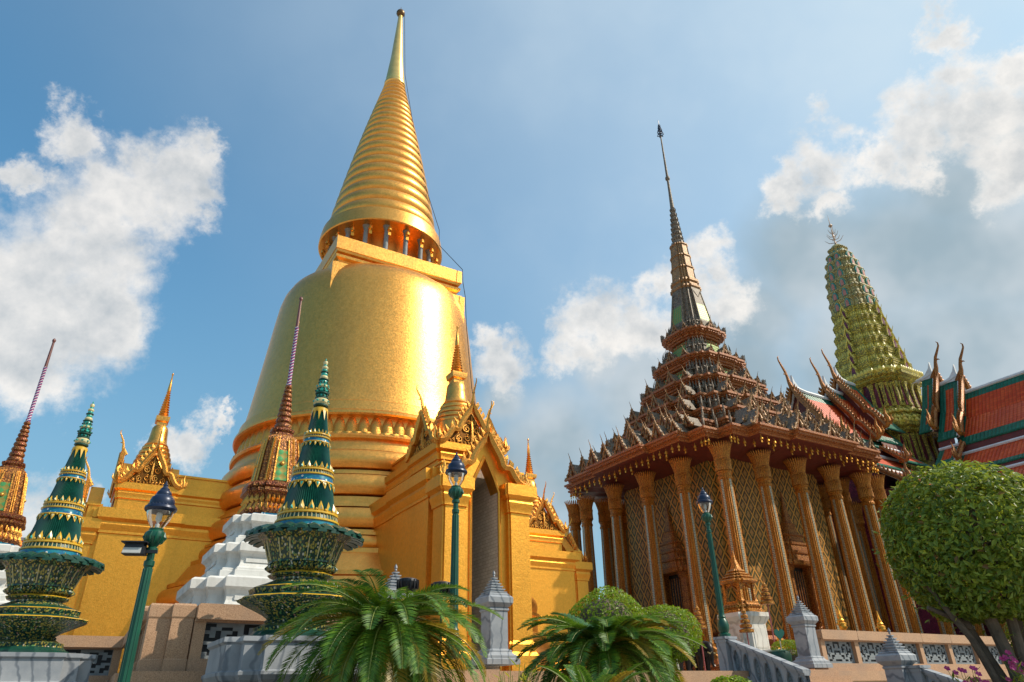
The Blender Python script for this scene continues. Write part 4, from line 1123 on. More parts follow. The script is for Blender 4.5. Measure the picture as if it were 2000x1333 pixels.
for ang, d in ((3, 11.0), (0, 20.5)):
    b.loft(rect(4.4, d / 2), [(0, 2.1), (0, 14.6)], M=rot4(ang) @ TR(0, -d / 2, 0))
    b.loft(rect(6.0, d / 2 - .2), [(.5, 2.1), (.5, 3.4), (.3, 3.5), (.3, 3.9)], M=rot4(ang) @ TR(0, -d / 2, 0))
b.box((0, 0, 8), (8, 8, 12))
obj('wall', local(b), M['maroon'], hall, smooth=False)
b = MB()
for ang, d in ((3, 11.3), (0, 20.8)):
    b.box((0, -d / 2, 13.1), (13.0, d, .4), 0, rot4(ang))
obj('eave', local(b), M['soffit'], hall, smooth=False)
for ang, ds in ((3, (10.9, 7.6)), (0, (20, 16.5, 13, 9.5, 6.5))):
    for d in ds:
        for s in (1, -1):
            c = cp(c0, hall, rot4(ang) @ TR(s * 5.9, -d, -.35)); cp(k0, c, Matrix())
    for x in (-2.2, 2.2): c = cp(c0, hall, rot4(ang) @ TR(x, -ds[0], -.35)); cp(k0, c, Matrix())

# ------------------------------------------------------------------ distant gallery behind the left portico
gal = thing('gallery_building', 'distant long gallery with a red and green tiled roof behind the green ceramic urn', 'building', (-27, 44, 0), radians(4))
b = MB()
b.add([(-22, -4, 7.0), (22, -4, 7.0), (22, 0, 11.2), (-22, 0, 11.2)], [(0, 1, 2, 3)], 0, None, [[(0, 0), (44, 0), (44, 5.8), (0, 5.8)]])
b.add([(22, 4, 7.0), (-22, 4, 7.0), (-22, 0, 11.2), (22, 0, 11.2)], [(0, 1, 2, 3)], 0, None, [[(0, 0), (44, 0), (44, 5.8), (0, 5.8)]])
b.add([(-22.1, -5.2, 6.1), (22.1, -5.2, 6.1), (22.1, -4, 7.06), (-22.1, -4, 7.06)], [(0, 1, 2, 3)], 1, None, [[(0, 0), (44, 0), (44, 1.5), (0, 1.5)]])
b.tube([(-22, 0, 11.25), (22, 0, 11.25)], .2, 6, 2)
obj('roof', b, [M['tilered'], M['tilegreen'], M['roofwhite']], gal, smooth=False)
b = MB(); b.box((0, 0, 3.3), (43, 7.6, 6.6)); obj('wall', b, M['white'], gal, smooth=False)

# ------------------------------------------------------------------ small chedis of orange mosaic on white stepped bases
def white_base():
    m = MB(); z = 0.0
    def pl(a): return redent(a, .64, .84)
    for a0, a1, h in ((1.95, 1.62, .95), (1.58, 1.27, .82), (1.23, .98, .72), (.94, .74, .66)):
        m.loft(pl, [(a0, z), (a0, z + .20 * h), (a0 - .05, z + .22 * h), (a0 - .05, z + .27 * h), (a0 - .13, z + .33 * h), (a0 - .17, z + .45 * h), (a0 - .17, z + .58 * h), (a0 - .13, z + .68 * h), (a0 - .06, z + .74 * h), (a0 - .06, z + .95 * h), (a0 - .12, z + h)])
        for f in range(4): m.box((0, -a0 + .155, z + .50 * h), (a0 * .95, .03, .10 * h), 0, rot4(f))
        z += h
    return m, z
wb_mb, wz = white_base()
def och_plan(a): return redent3(a, (.50, .70, .86))
def och_lotus():
    m = MB()
    m.loft(och_plan, [(.66, 0, 1), (.66, .07, 1), (.62, .08), (.66, .16), (.60, .24), (.54, .40), (.60, .54), (.66, .58), (.66, .64), (.60, .66), (.64, .70), (.64, .78), (.52, .84)])
    petals(m, och_plan, .58, .12, .20, .10, .05, 2); petals(m, och_plan, .52, .30, .24, .10, .07, 2)
    return m
def och_body():
    m = MB(); z0, z1 = .84, 1.98
    m.loft(och_plan, [(.50, z0), (.46, z0 + .3), (.41, z0 + .75), (.36, z1 - .08), (.33, z1), (.26, z1 + .06)])
    for f in range(4):
        m.add([(-.15, -.508, z0 + .02), (.15, -.508, z0 + .02), (.115, -.425, z0 + .75), (-.115, -.425, z0 + .75)], [(0, 1, 2, 3)], 1, rot4(f), [[(0, 0), (.3, 0), (.27, .8), (.03, .8)]])
        for x in (-.16, .16): m.tube([(x, -.51, z0), (x * .78, -.425, z0 + .75), (x * .66, -.385, z1 - .12)], .022, 5, 2, rot4(f))
        m.ball((0, -.47, z0 + .42), .05, 6, 2, rot4(f))
        for x in (-.22, -.27, .22, .27, .32, -.32): m.tube([(x, -.50 + abs(x) * .1, z0), (x * .8, -.42 + abs(x) * .1, z0 + .75), (x * .68, -.37 + abs(x) * .1, z1 - .05)], .018, 4, 2, rot4(f))
    return m
def och_rings():
    m = MB(); z = 1.98
    m.loft(och_plan, [(.24, z), (.27, z + .04), (.27, z + .09), (.22, z + .12), (.26, z + .17), (.26, z + .22), (.18, z + .26)]); z += .24
    q = []
    for k in range(9):
        r = .195 - .0135 * k; h = .155 - .006 * k; q += [(r - .04, z), (r - .005, z + .25 * h), (r, z + .5 * h), (r - .015, z + .8 * h), (r - .045, z + h)]
        z += h
    m.lathe(q, 16)
    return m, z
rb_mb, rz_ = och_rings()
def chevron_mat():
    b_ = NB('purple_white_chevron'); u, v = b_.uv()
    t_ = b_.math('MULTIPLY', b_.math('ABSOLUTE', b_.math('SUBTRACT', b_.math('FRACT', b_.math('MULTIPLY', u, 4.0)), .5)), 2.0)
    f = b_.math('FRACT', b_.math('ADD', b_.math('DIVIDE', v, .085), b_.math('MULTIPLY', t_, .9)))
    c = b_.ramp(f, [(0, (.66, .64, .64)), (.24, (.30, .02, .13)), (.62, (.06, .03, .14))], 'CONSTANT'); return b_.set(c, 0, .3)
M['chevron'] = chevron_mat()
def small_chedi(x, y, label, rz=GA):
    t = thing('small_chedi', label, 'chedi', (x, y, ZT), rz, 'small orange mosaic chedis on white bases')
    return t
SCN = [(-5.58, 15.6, 'orange mosaic small chedi on white stepped base before the golden chedi'), (-13.35, 17.6, 'orange mosaic small chedi at left edge beside the left green ceramic urn'), (-21.2, 28.3, 'farthest small chedi, only its thin spire showing at the left edge')]
proto = None
for x, y, lb in SCN:
    if proto is None:
        proto = small_chedi(x, y, lb)
        obj('stepped_base', wb_mb, M['white'], proto, smooth=False)
        obj('lotus_foot', och_lotus(), [M['redgold'], M['flower'], M['golddeep']], proto, (0, 0, wz), smooth=False)
        obj('bell_body', och_body(), [M['mosaic'], M['greenglass'], M['golddeep']], proto, (0, 0, wz), smooth=False)
        obj('ring_spire', rb_mb, M['redgold'], proto, (0, 0, wz))
        s_ = MB(); s_.lathe([(.055, rz_ - .02), (.065, rz_ + .03), (.050, rz_ + .07), (.045, rz_ + 1.55), (.05, rz_ + 1.57), (.05, rz_ + 1.64), (.034, rz_ + 1.66)], 10)
        obj('chevron_shaft', s_, M['chevron'], proto, (0, 0, wz))
        s_ = MB(); s_.lathe([(.042, rz_ + 1.64), (.03, rz_ + 2.42), (.03, rz_ + 2.45), (.045, rz_ + 2.48), (.05, rz_ + 2.52), (.03, rz_ + 2.56), (.004, rz_ + 2.58)], 8)
        obj('spire_rod', s_, plain('brown_red_rod', (.13, .035, .03), .45), proto, (0, 0, wz))
    else:
        c = copy_tree(proto); c.location = (x, y, ZT); c['label'] = lb

# ------------------------------------------------------------------ green ceramic urns with cone tops
def octo(a):
    pts = []
    for i in range(8):
        t0 = 2 * pi * i / 8 + pi / 8
        for dt, k in ((-.30, .955), (-.13, 1.0), (.0, .965), (.13, 1.0)):
            pts.append((a * k * cos(t0 + dt), a * k * sin(t0 + dt)))
    return pts
URZ = 2.45
def urn_pedestal():
    m = MB()
    def pl(a): return redent(a, .60, .82)
    m.loft(pl, [(1.15, 0), (1.15, .35), (1.08, .42), (1.0, .6), (.88, .72), (.86, 1.72), (.90, 1.78), (1.06, 1.90), (1.10, 1.96), (1.10, 2.0), (1.06, 2.02), (1.05, 2.34), (1.09, 2.37), (1.09, 2.43), (.8, URZ)])
    for f in range(4): m.box((0, -.875, 1.2), (.72, .03, .8), 0, rot4(f))
    return m
def urn_foot():
    m = MB()
    m.loft(octo, [(.70, 0, 1), (.70, .05, 1), (.66, .06, 1), (.60, .12), (.58, .14), (.60, .19), (.50, .23), (.44, .27), (.46, .30), (.42, .33), (.50, .40), (.68, .50), (.87, .60), (.89, .63, 2), (.86, .65, 1), (.70, .70), (.72, .74), (.74, .80, 2), (.70, .82, 1), (.56, .88), (.46, .93), (.40, .96), (.40, .99), (.48, 1.02), (.50, 1.05, 2), (.44, 1.09), (.40, 1.11)])
    petals(m, octo, .66, .665, .10, .10, .01, 0)
    m.v = [(x, y, z * .867) for x, y, z in m.v]
    return m
def urn_bowl():
    m = MB()
    m.loft(octo, [(.40, 1.08), (.46, 1.12), (.50, 1.22), (.52, 1.24), (.515, 1.27), (.62, 1.62), (.66, 1.66), (.72, 1.72), (.74, 1.77, 2), (.74, 1.79, 2), (.60, 1.80)])
    petals(m, octo, .50, 1.12, .11, .10, .01, 0)
    for i in range(8):
        for dt in (-.24, .24):
            t0 = 2 * pi * i / 8 + pi / 8 + dt
            m.tube([(.515 * .985 * cos(t0), .515 * .985 * sin(t0), 1.28), (.62 * .985 * cos(t0), .62 * .985 * sin(t0), 1.61)], .009, 4, 3)
    m.v = [(x, y, z * .867) for x, y, z in m.v]
    return m
def urn_leaves():
    m = MB()
    for row, (n, off, dz) in enumerate(((26, 0, 0), (26, .5, -.05))):
        for k in range(n):
            a = 2 * pi * (k + off) / n; w = .085 if row == 0 else .075
            c, s = cos(a), sin(a)
            vs = []
            for r, z, ww in ((.50, 1.83, .6), (.68, 1.83, 1.0), (.80, 1.80, 1.0), (.89 + .025 * (k % 2), 1.745, .92)):
                for y, dzz in ((-w * ww, -.018), (0, .018), (w * ww, -.018)):
                    vs.append((r * c - y * s, r * s + y * c, z + dz + dzz))
                for y in (w * ww, -w * ww): vs.append((r * c - y * s, r * s + y * c, z + dz - .05))
            fs = []
            for i in range(3):
                for j in range(5): fs.append((i * 5 + j, i * 5 + (j + 1) % 5, i * 5 + 5 + (j + 1) % 5, i * 5 + 5 + j))
            fs += [(0, 1, 2, 3, 4), (15, 16, 17, 18, 19)]
            m.add(vs, fs)
    m.v = [(x, y, z * .867) for x, y, z in m.v]
    return m
CB = 1.56          # foot of the cone above the pedestal top
def cone_r(z):      # local z above cone foot
    K = [(0, .485), (.18, .46), (.36, .415), (.80, .335), (1.0, .30), (1.5, .205), (1.7, .175), (2.06, .118), (2.2, .10)]
    for (a, r), (c, q) in zip(K, K[1:]):
        if z <= c: return r + (q - r) * (z - a) / (c - a)
    return K[-1][1]
def urn_cone():
    m = MB(); N = 72
    def star(r): return [(r * (1 - .055 * (i % 2)) * cos(pi * i / N), r * (1 - .055 * (i % 2)) * sin(pi * i / N)) for i in range(2 * N)]
    m.loft(star, [(cone_r(z), CB + z) for z in (.0, .2, .5, .9, 1.3, 1.7, 2.06)])
    return m
BANDS = [(.0, 1.0), (.80, .72), (1.50, .48)]
def urn_band(bi):
    """mats: 0 yellow 1 blue flowers 2 grey bars 3 green gem"""
    m = MB()
    if bi < 3:
        z0, s = BANDS[bi]; z = CB + z0; R = lambda dz: cone_r(z0 + dz) + .012
        hb = .13 * s; hg = .07 * s; hy = .045 * s
        m.lathe([(R(0), z, 1), (R(hb), z + hb, 1)], 48, 1, cap=False)
        zz = z + hb
        m.lathe([(R(hb) + .0, zz), (R(hb) + .022, zz + hy * .2), (R(hb) + .022, zz + hy * .8), (R(hb + hy), zz + hy)], 48, 0, cap=False); zz += hy
        m.lathe([(R(hb + hy) - .004, zz), (R(hb + hy + hg) - .004, zz + hg)], 48, 2, cap=False)
        nb = 44
        for k in range(nb):
            a = 2 * pi * k / nb; r1 = R(hb + hy); r2 = R(hb + hy + hg); m.tube([(r1 * cos(a), r1 * sin(a), zz), (r2 * cos(a), r2 * sin(a), zz + hg)], .007 * s + .002, 4, 4)
        zz += hg; rt = R(hb + hy + hg)
        m.lathe([(rt, zz), (rt + .022, zz + hy * .2), (rt + .02, zz + hy * .8), (rt - .01, zz + hy)], 48, 0, cap=False); zz += hy
        def leaves(zb, h, sgn, n, off):
            for k in range(n):
                a = 2 * pi * (k + off) / n; r = cone_r(zb - CB) + .012; r2 = cone_r(zb - CB + sgn * h) + .016
                w = 2 * pi * r / n * .30
                prof = [(-w, 0), (-w * .95, .35), (-w * .45, .7), (0, 1), (w * .45, .7), (w * .95, .35), (w, 0)]
                for sc, o, mt in ((1, 0, 0), (.55, .012, 3 if k % 2 else 4)):
                    vs = []
                    for x, f in prof:
                        f2 = .12 + f * sc * .95 if sc < 1 else f; rr = r + (r2 - r) * f2 + o; an = a + x * sc / rr
                        vs.append((rr * cos(an), rr * sin(an), zb + sgn * h * f2))
                    vs.append(((r + .02 + o) * cos(a), (r + .02 + o) * sin(a), zb + sgn * h * .35))
                    m.add(vs, [(j, j + 1, 7) for j in range(6)] + [(6, 0, 7)], mt)
                a2 = a + pi / n; rr = r + .01; m.ball((rr * cos(a2), rr * sin(a2), zb + sgn * h * .1), w * .45, 5, 0)
        leaves(zz, .165 * s, 1, 18, 0)
        if bi:
            m.lathe([(R(-.03), z - .035 * s), (R(0) + .022, z - .03 * s), (R(0) + .018, z - .004), (R(0), z)], 48, 0, cap=False)
            leaves(z - .03 * s, .165 * s, -1, 18, .5)
    # top collar
    else:
        z = CB + 2.06; m.lathe([(.118, z), (.135, z + .02), (.13, z + .07), (.11, z + .08)], 32, 0, cap=False)
        for k in range(10):
            a = 2 * pi * k / 10; r = .135
            m.add([(r * cos(a - .2), r * sin(a - .2), z + .02), (r * cos(a + .2), r * sin(a + .2), z + .02), ((r + .025) * cos(a), (r + .025) * sin(a), z - .17)], [(0, 1, 2)], 0)
    return m
def urn_top():
    m = MB(); z = CB + 2.12
    q = []
    seq = [(.085, .05, 3), (.125, .05, 2), (.13, .10, 1), (.115, .05, 2), (.09, .05, 0), (.12, .04, 2), (.115, .05, 0), (.085, .05, 0), (.10, .05, 1), (.075, .10, 0), (.09, .03, 2), (.07, .06, 1), (.055, .07, 0), (.07, .03, 2), (.045, .05, 0), (.055, .05, 1), (.03, .05, 0), (.04, .06, 1), (.012, .06, 0)]
    for r, h, mt in seq:
        m.lathe([(r * .84, z, mt), (r, z + .3 * h, mt), (r, z + .7 * h, mt), (r * .85, z + h, mt)], 14, mt); 
        if r > .07 and mt in (0, 1):
            for k in range(8):
                a = 2 * pi * k / 8; m.ball((r * cos(a), r * sin(a), z + .5 * h), .02, 5, 2 if mt == 0 else 0)
        z += h * .94
    return m
UR = [(-3.36, 11.1, 'green ceramic urn with banded cone top behind the large cycad palm'), (-8.5, 12.8, 'green ceramic urn with banded cone top at left edge of the picture')]
up = None
for x, y, lb in UR:
    if up is None:
        up = thing('ceramic_urn', lb, 'urn', (x, y, 0), GA, 'green ceramic urns on marble pedestals')
        obj('pedestal', urn_pedestal(), M['marble'], up, smooth=False)
        obj('foot', urn_foot(), [M['leafmosaic'], M['gglaze'], M['yglaze']], up, (0, 0, URZ), smooth=False)
        obj('bowl', urn_bowl(), [M['leafmosaic'], M['gglaze'], M['yglaze'], M['cglaze']], up, (0, 0, URZ), smooth=False)
        obj('leaf_rim', urn_leaves(), M['gglaze'], up, (0, 0, URZ), angle=45)
        obj('fluted_cone', urn_cone(), M['flute'], up, (0, 0, URZ), smooth=False)
        for bi in range(4): obj('cone_band' if bi < 3 else 'cone_collar', urn_band(bi), [M['yglaze'], M['flower'], M['gglaze'], M['turq'], M['cglaze']], up, (0, 0, URZ), angle=40)
        obj('cone_finial', urn_top(), [M['turq'], M['cglaze'], M['gglaze'], M['yglaze']], up, (0, 0, URZ))
    else:
        c = copy_tree(up); c.location = (x, y, 0); c['label'] = lb

# ------------------------------------------------------------------ lamp posts
def lamp_post(H=3.6):
    """returns the meshes of one lamp post, tip at H"""
    d = {}
    m = MB(); m.lathe([(.15, 0), (.15, .06), (.10, .09), (.135, .16), (.145, .26), (.12, .36), (.085, .42), (.095, .46), (.075, .50), (.075, .58), (.08, .62), (.072, .66), (.056, 2.52), (.07, 2.54), (.072, 2.60), (.05, 2.62), (.05, 2.72), (.075, 2.74), (.075, 2.78), (.055, 2.80)], 20)
    for k in range(10):
        a = 2 * pi * k / 10; m.tube([(.07 * cos(a), .07 * sin(a), .64), (.054 * cos(a), .054 * sin(a), 2.5)], .012, 4)
    d['post'] = (m, M['lampgreen'])
    m = MB(); m.lathe([(.055, 2.80), (.075, 2.83), (.125, 2.88), (.14, 2.94), (.13, 3.0), (.095, 3.03), (.10, 3.05), (.085, 3.06)], 24)
    for k in range(12):
        a = 2 * pi * k / 12; m.tube([(.10 * cos(a), .10 * sin(a), 2.85), (.142 * cos(a), .142 * sin(a), 2.93), (.125 * cos(a + .12), .125 * sin(a + .12), 3.0)], [.012, .018, .008], 4)
    d['collar'] = (m, M['lampgreen'])
    m = MB(); m.lathe([(.075, 3.055), (.105, 3.10), (.15, 3.18), (.178, 3.27), (.185, 3.32)], 32, cap=False)
    d['globe'] = (m, M['glass'])
    m = MB(); m.lathe([(.03, 3.05), (.03, 3.12), (.018, 3.13), (.018, 3.16)], 10); m.lathe([(.02, 3.15), (.042, 3.18), (.042, 3.28), (.02, 3.30)], 12)
    d['bulb'] = (m, M['bulb'])
    m = MB(); m.lathe([(.10, 3.29), (.19, 3.295), (.21, 3.31), (.222, 3.335), (.215, 3.365), (.185, 3.385), (.168, 3.395), (.170, 3.42), (.168, 3.46), (.150, 3.505), (.118, 3.535), (.104, 3.545), (.106, 3.565), (.09, 3.60), (.066, 3.62), (.066, 3.635), (.045, 3.655), (.032, 3.68), (.036, 3.695), (.02, 3.715), (.004, 3.76)], 28)
    for k in range(24):
        a = 2 * pi * k / 24; m.ball((.175 * cos(a), .175 * sin(a), 3.39), .014, 5)
    d['cap'] = (m, M['lampcap'])
    return d
LP = [(-5.20, 10.0, .84, 'green lamp post with a clear globe, nearest one, in front of the left gold wall'), (-1.16, 13.2, 2.26, 'green lamp post with a clear globe in front of the arched gold portico'), (5.09, 18.5, 2.87, 'green lamp post with a clear globe at the head of the marble stair rail')]
lp0 = None
for x, y, z, lb in LP:
    if lp0 is None:
        lp0 = thing('lamp_post', lb, 'lamp post', (x, y, z), 0, 'green lamp posts with glass globes')
        for k, (mb_, mt_) in lamp_post().items(): obj(k, mb_, mt_, lp0)
    else:
        c = copy_tree(lp0); c.location = (x, y, z); c['label'] = lb
# floodlight strapped to the nearest post; a plinth under it
fl = thing('floodlight', 'small black floodlight fixed to the nearest green lamp post', 'floodlight', (-5.20, 9.92, 3.56), radians(12)); fl.scale = (1.45,) * 3
m = MB(); m.box((-.12, -.02, .02), (.20, .13, .11), top=.8); m.box((-.12, -.03, .075), (.23, .16, .012)); m.box((.02, .0, .0), (.12, .03, .03)); obj('housing', m, M['steel_and_shade'], fl)
m = MB(); m.box((-.13, -.075, -.035), (.16, .012, .07)); obj('lens', m, M['lens'], fl, rot=(radians(-25), 0, 0))
m = MB(); m.loft(sq, [(.32, 0), (.32, .15), (.25, .2), (.24, .70), (.30, .76), (.30, .84)]); tag(obj('lamp_plinth', m, M['granite'], None, (-5.20, 10.0, 0), (0, 0, GA)), 'granite plinth under the nearest lamp post', 'plinth')

# ------------------------------------------------------------------ granite parapets with pierced panels
LATH = ["##########", "#..#####..", "#.##..##.#", "###.##.#.#", "#.#.#..###", "#...##.#..", "###..###.#", "#.##.#..##", "#..###.###", "##.#..##..", "##########"]
LAT = [r + r[::-1] for r in LATH]
def lattice(w, h, t=.05, rows=LAT):
    m = MB(); nr, nc = len(rows), len(rows[0]); cw, ch = w / nc, h / nr
    for j, r in enumerate(rows):
        i = 0
        while i < nc:
            if r[i] == '#':
                k = i
                while k < nc and r[k] == '#': k += 1
                m.box((-w / 2 + (i + k) / 2 * cw, 0, h - (j + .5) * ch), ((k - i) * cw, t + .004 * (j % 2), ch * 1.02)); i = k
            else: i += 1
    for x in (-w * .25, w * .25):       # little rosettes
        for q in range(4):
            a = pi / 2 * q + pi / 4; m.box((x + cos(a) * cw * .8, 0, h / 2 + sin(a) * ch * .8), (cw * .7, t * 1.3, ch * .7))
    m.box((0, .012, h / 2), (w * .98, .006, h * .98), 1)  # dark sheet behind the lattice, painting the shade in its holes
    return m
lat_cache = {}
RAILH = 1.0
def parapet(name, label, p0, d, L, bay=1.9, z=ZT, ends=(True, True), rail=.17):
    """p0 start (Vector), d unit direction; panels stand on the line"""
    an = atan2(d.y, d.x); t = thing('granite_parapet', label, 'parapet', (p0.x, p0.y, z), an, None)
    n = max(1, round(L / bay)); bw = L / n
    m = MB(); m.box((L / 2, 0, .075), (L, .42, .15)); m.box((L / 2, 0, .165), (L, .36, .03)); obj('base_course', m, M['granite'], t, angle=20)
    m = MB()
    for i in range(n):
        m.prism([(i * bw + .03, .76), ((i + 1) * bw - .03, .76), ((i + 1) * bw - .006, .79), ((i + 1) * bw - .006, .97), ((i + 1) * bw - .03, 1.0), (i * bw + .03, 1.0), (i * bw + .006, .97), (i * bw + .006, .79)], -.225, .225)
    m.box((L / 2, 0, .745), (L, .32, .03)); obj('coping', m, M['granite'], t, angle=15)
    pm = MB(); pm.box((0, 0, .475), (.17, .26, .60)); p0_ = None
    for i in range(n + 1):
        if (i == 0 and not ends[0]) or (i == n and not ends[1]): continue
        x = min(max(i * bw, .09), L - .09)
        if p0_ is None: p0_ = obj('post', pm, M['granite'], t, (x, 0, 0))
        else: cp(p0_, t, TR(x, 0, 0))
    pw = round(bw - .19, 3)
    if pw not in lat_cache: lat_cache[pw] = None
    for i in range(n):
        mt = TR((i + .5) * bw, 0, .18)
        if lat_cache[pw] is None: lat_cache[pw] = obj('pierced_panel', lattice(pw, .59), [M['stone'], M['steel_and_shade']], t, smooth=False); lat_cache[pw].matrix_local = mt
        else: cp(lat_cache[pw], t, mt)
    return t
def pier(label, p, an, w=.26):
    t = thing('granite_pier', label, 'pier', (p.x, p.y, ZT), an)
    m = MB(); m.loft(sq, [(w * .72, 0), (w * .72, .17), (w * .66, .19)]); m.loft(sq, [(w * .66, .17), (w * .69, .2), (w * .69, .76), (w * .66, .80)]); obj('shaft', m, M['granite'], t, angle=20)
    m = MB(); m.loft(sq, [(w * .68, .77), (w * .74, .80), (w * .74, .97), (w * .68, 1.003)]); obj('coping', m, M['granite'], t, angle=15)
    return t
parapet('p', 'granite parapet with pierced grey panels below the white stepped chedi base', PC, PU, 3.9, 1.95)
pier('inner of the two small granite piers stepping back at the parapet corner', PC - PU * .18 + PV * .10, GA, .235)
pier('outer granite pier at the parapet corner, left of its twin', PL, GA, .235)
parapet('p', 'granite parapet running back from the corner towards the left gold portico', PL + PV * .20, PV, 6.4, 1.05)
parapet('p', 'granite parapet in front of the left gold wall, behind the nearest lamp post', PK - PU * 12.4, PU, 12.2, 2.0)
parapet('p', 'granite parapet with pierced panels behind the round clipped tree', PC + PU * 15.55, PU, 26.0, 1.55)
# coping and plastered face of the terrace wall
w_ = thing('terrace_wall', 'cream terrace wall with a granite coping under the parapets', 'wall', (0, 0, 0))
m = MB(); mc = MB()
for p, d, L in ((PC - PU * .9, PU, 60.9), (PK - PU * 40, PU, 40.0)):
    a = atan2(d.y, d.x); c = p + d * (L / 2); nn = Vector((d.y, -d.x, 0))
    q = c + nn * .10; m.box((q.x, q.y, 1.0), (L, .30, 2.0), rz=a)
    q = c + nn * .16; mc.box((q.x, q.y, ZT - .13), (L, .62, .24), rz=a)
    q = c + nn * .40; mc.box((q.x, q.y, ZT - .50), (L, .40, .16), rz=a)
d = PV; c = PL + PV * 3.2; nn = Vector((-d.y, d.x, 0)); a = atan2(d.y, d.x)
q = c + nn * .10; m.box((q.x, q.y, 1.0), (6.8, .3, 1.99), rz=a); q = c + nn * .16; mc.box((q.x, q.y, ZT - .132), (6.8, .6, .232), rz=a)
obj('face', m, M['cream'], w_, smooth=False); obj('coping', mc, M['granite'], w_, angle=15)

# ------------------------------------------------------------------ marble newel posts
def newel_mesh():
    s = MB(); s.loft(sq, [(.40, 0), (.40, .10), (.36, .12), (.36, .17), (.30, .21), (.275, .24), (.275, .27), (.25, .29), (.215, .31), (.215, 1.06), (.24, 1.08), (.24, 1.11), (.22, 1.13), (.29, 1.20), (.31, 1.23), (.31, 1.34), (.27, 1.38)])
    c = MB(); z = 1.38
    c.loft(sq, [(.25, z), (.25, z + .03), (.22, z + .05), (.22, z + .06)]); z += .06
    for k in range(6):
        r = .215 - .031 * k; c.loft(sq, [(r - .02, z), (r, z + .008), (r, z + .03), (r - .055, z + .036), (r - .055, z + .062)]); z += .062
    c.lathe([(.03, z), (.022, z + .03), (.035, z + .05), (.03, z + .08), (.003, z + .13)], 10)
    return s, c
ns, nc_ = newel_mesh(); nw0 = None
for x, y, z, sc_, lb in ((-.50, 15.2, 2.22, .94, 'marble newel post with stepped spire cap right of the large cycad'), (-2.42, 14.2, 2.15, .98, 'marble newel post whose stepped spire cap shows above the large cycad'), (7.56, 19.75, 2.16, .92, 'marble newel post with stepped spire cap between stair rail and granite parapet'), (8.72, 17.6, .98, 1.0, 'lower marble newel post with stepped spire cap in front of the granite parapet')):
    if nw0 is None:
        nw0 = thing('newel_post', lb, 'newel post', (x, y, z), GA, 'marble newel posts with spire caps')
        obj('shaft', ns, M['marble'], nw0, angle=20); obj('cap', nc_, M['marble'], nw0, angle=20); w = nw0
    else: w = copy_tree(nw0); w.location = (x, y, z); w['label'] = lb
    w.scale = (sc_,) * 3
# ------------------------------------------------------------------ marble stair rails
def stair_rail(label, p, d, L, drop, H=.78):
    """rail starts at point p (top of the head pier) and descends by drop over L"""
    an = atan2(d.y, d.x); t = thing('stair_rail', label, 'stair rail', (p.x, p.y, p.z), an)
    sl_ = drop / L
    def S(pts): return [(x, y, z - x * sl_) for x, y, z in pts]
    m = MB(); m.box((0, 0, -.55), (.30, .34, 1.1)); m.box((0, 0, -.03), (.40, .42, .06)); m.box((0, 0, -.10), (.35, .38, .06)); obj('head_pier', m, M['marble'], t, angle=20)
    m = MB()
    for z0, z1, w in ((-.07, 0, .26), (-.12, -.07, .20), (-H - .14, -H, .24)):
        vs = S([(.16, -w / 2, z0), (.16, w / 2, z0), (.16, w / 2, z1), (.16, -w / 2, z1), (L, -w / 2, z0), (L, w / 2, z0), (L, w / 2, z1), (L, -w / 2, z1)])
        m.add(vs, [(0, 1, 2, 3), (4, 7, 6, 5), (0, 4, 5, 1), (1, 5, 6, 2), (2, 6, 7, 3), (3, 7, 4, 0)])
    obj('hand_rail', m, M['marble'], t, angle=20)
    n = max(3, round((L - .2) / .30)); bw = (L - .18) / n; fr = MB(); la = MB()
    for i in range(n):
        cx = .18 + (i + .5) * bw; z0, z1 = -H, -.12; zc = (z0 + z1) / 2; rx, rz_v = bw * .30, (z1 - z0) * .38
        K = 24
        for yy in (-.055, .055):
            ov = []; rc = []
            for k in range(K):
                a_ = 2 * pi * k / K; cx_, sz_ = cos(a_), sin(a_)
                f = max(abs(cx_), abs(sz_)); rc.append((cx + bw / 2 * cx_ / f, yy, zc + (z1 - z0) / 2 * sz_ / f)); ov.append((cx + rx * cx_, yy, zc + rz_v * sz_))
            fr.add(S(rc + ov), [(k, (k + 1) % K, K + (k + 1) % K, K + k) for k in range(K)])
        ring_ = [(cx + rx * cos(2 * pi * k / K), 0, zc + rz_v * sin(2 * pi * k / K)) for k in range(K)]
        fr.add(S([(x, -.055, z) for x, y, z in ring_] + [(x, .055, z) for x, y, z in ring_]), [(k, (k + 1) % K, K + (k + 1) % K, K + k) for k in range(K)])
        for yy in (-.06, .06): fr.tube(S([(cx + (rx + .014) * cos(2 * pi * k / K), yy, zc + (rz_v + .016) * sin(2 * pi * k / K)) for k in range(K + 1)]), .013, 4)
        for q in range(-4, 5):        # tracery inside the oval
            for s in (1, -1):
                pts = []
                for k in range(13):
                    x_ = -rx + 2 * rx * k / 12; z_ = q * rz_v * .30 + s * x_ * 1.1 + .03 * sin(k * 1.7)
                    if (x_ / rx) ** 2 + (z_ / rz_v) ** 2 < .98: pts.append((cx + x_, 0, zc + z_))
                if len(pts) > 2: la.tube(S(pts), .012, 4)
        la.tube(S([(cx + rx * .45 * cos(2 * pi * k / 12), 0, zc + rx * .6 * sin(2 * pi * k / 12)) for k in range(13)]), .016, 4)
        la.add(S([(cx - rx, .03, z0 + .02), (cx + rx, .03, z0 + .02), (cx + rx, .03, z1 - .02), (cx - rx, .03, z1 - .02)]), [(0, 1, 2, 3)], 1)  # dark sheet standing in for shade inside the pierced oval
    obj('pierced_side', fr, M['marble'], t, angle=25); obj('tracery', la, [M['stone'], M['steel_and_shade']], t)
    return t
DN = -EV
stair_rail('grey marble stair rail with oval pierced panels below the far lamp post', Vector((5.09, 18.5, 2.87)), DN, 2.2, .82)
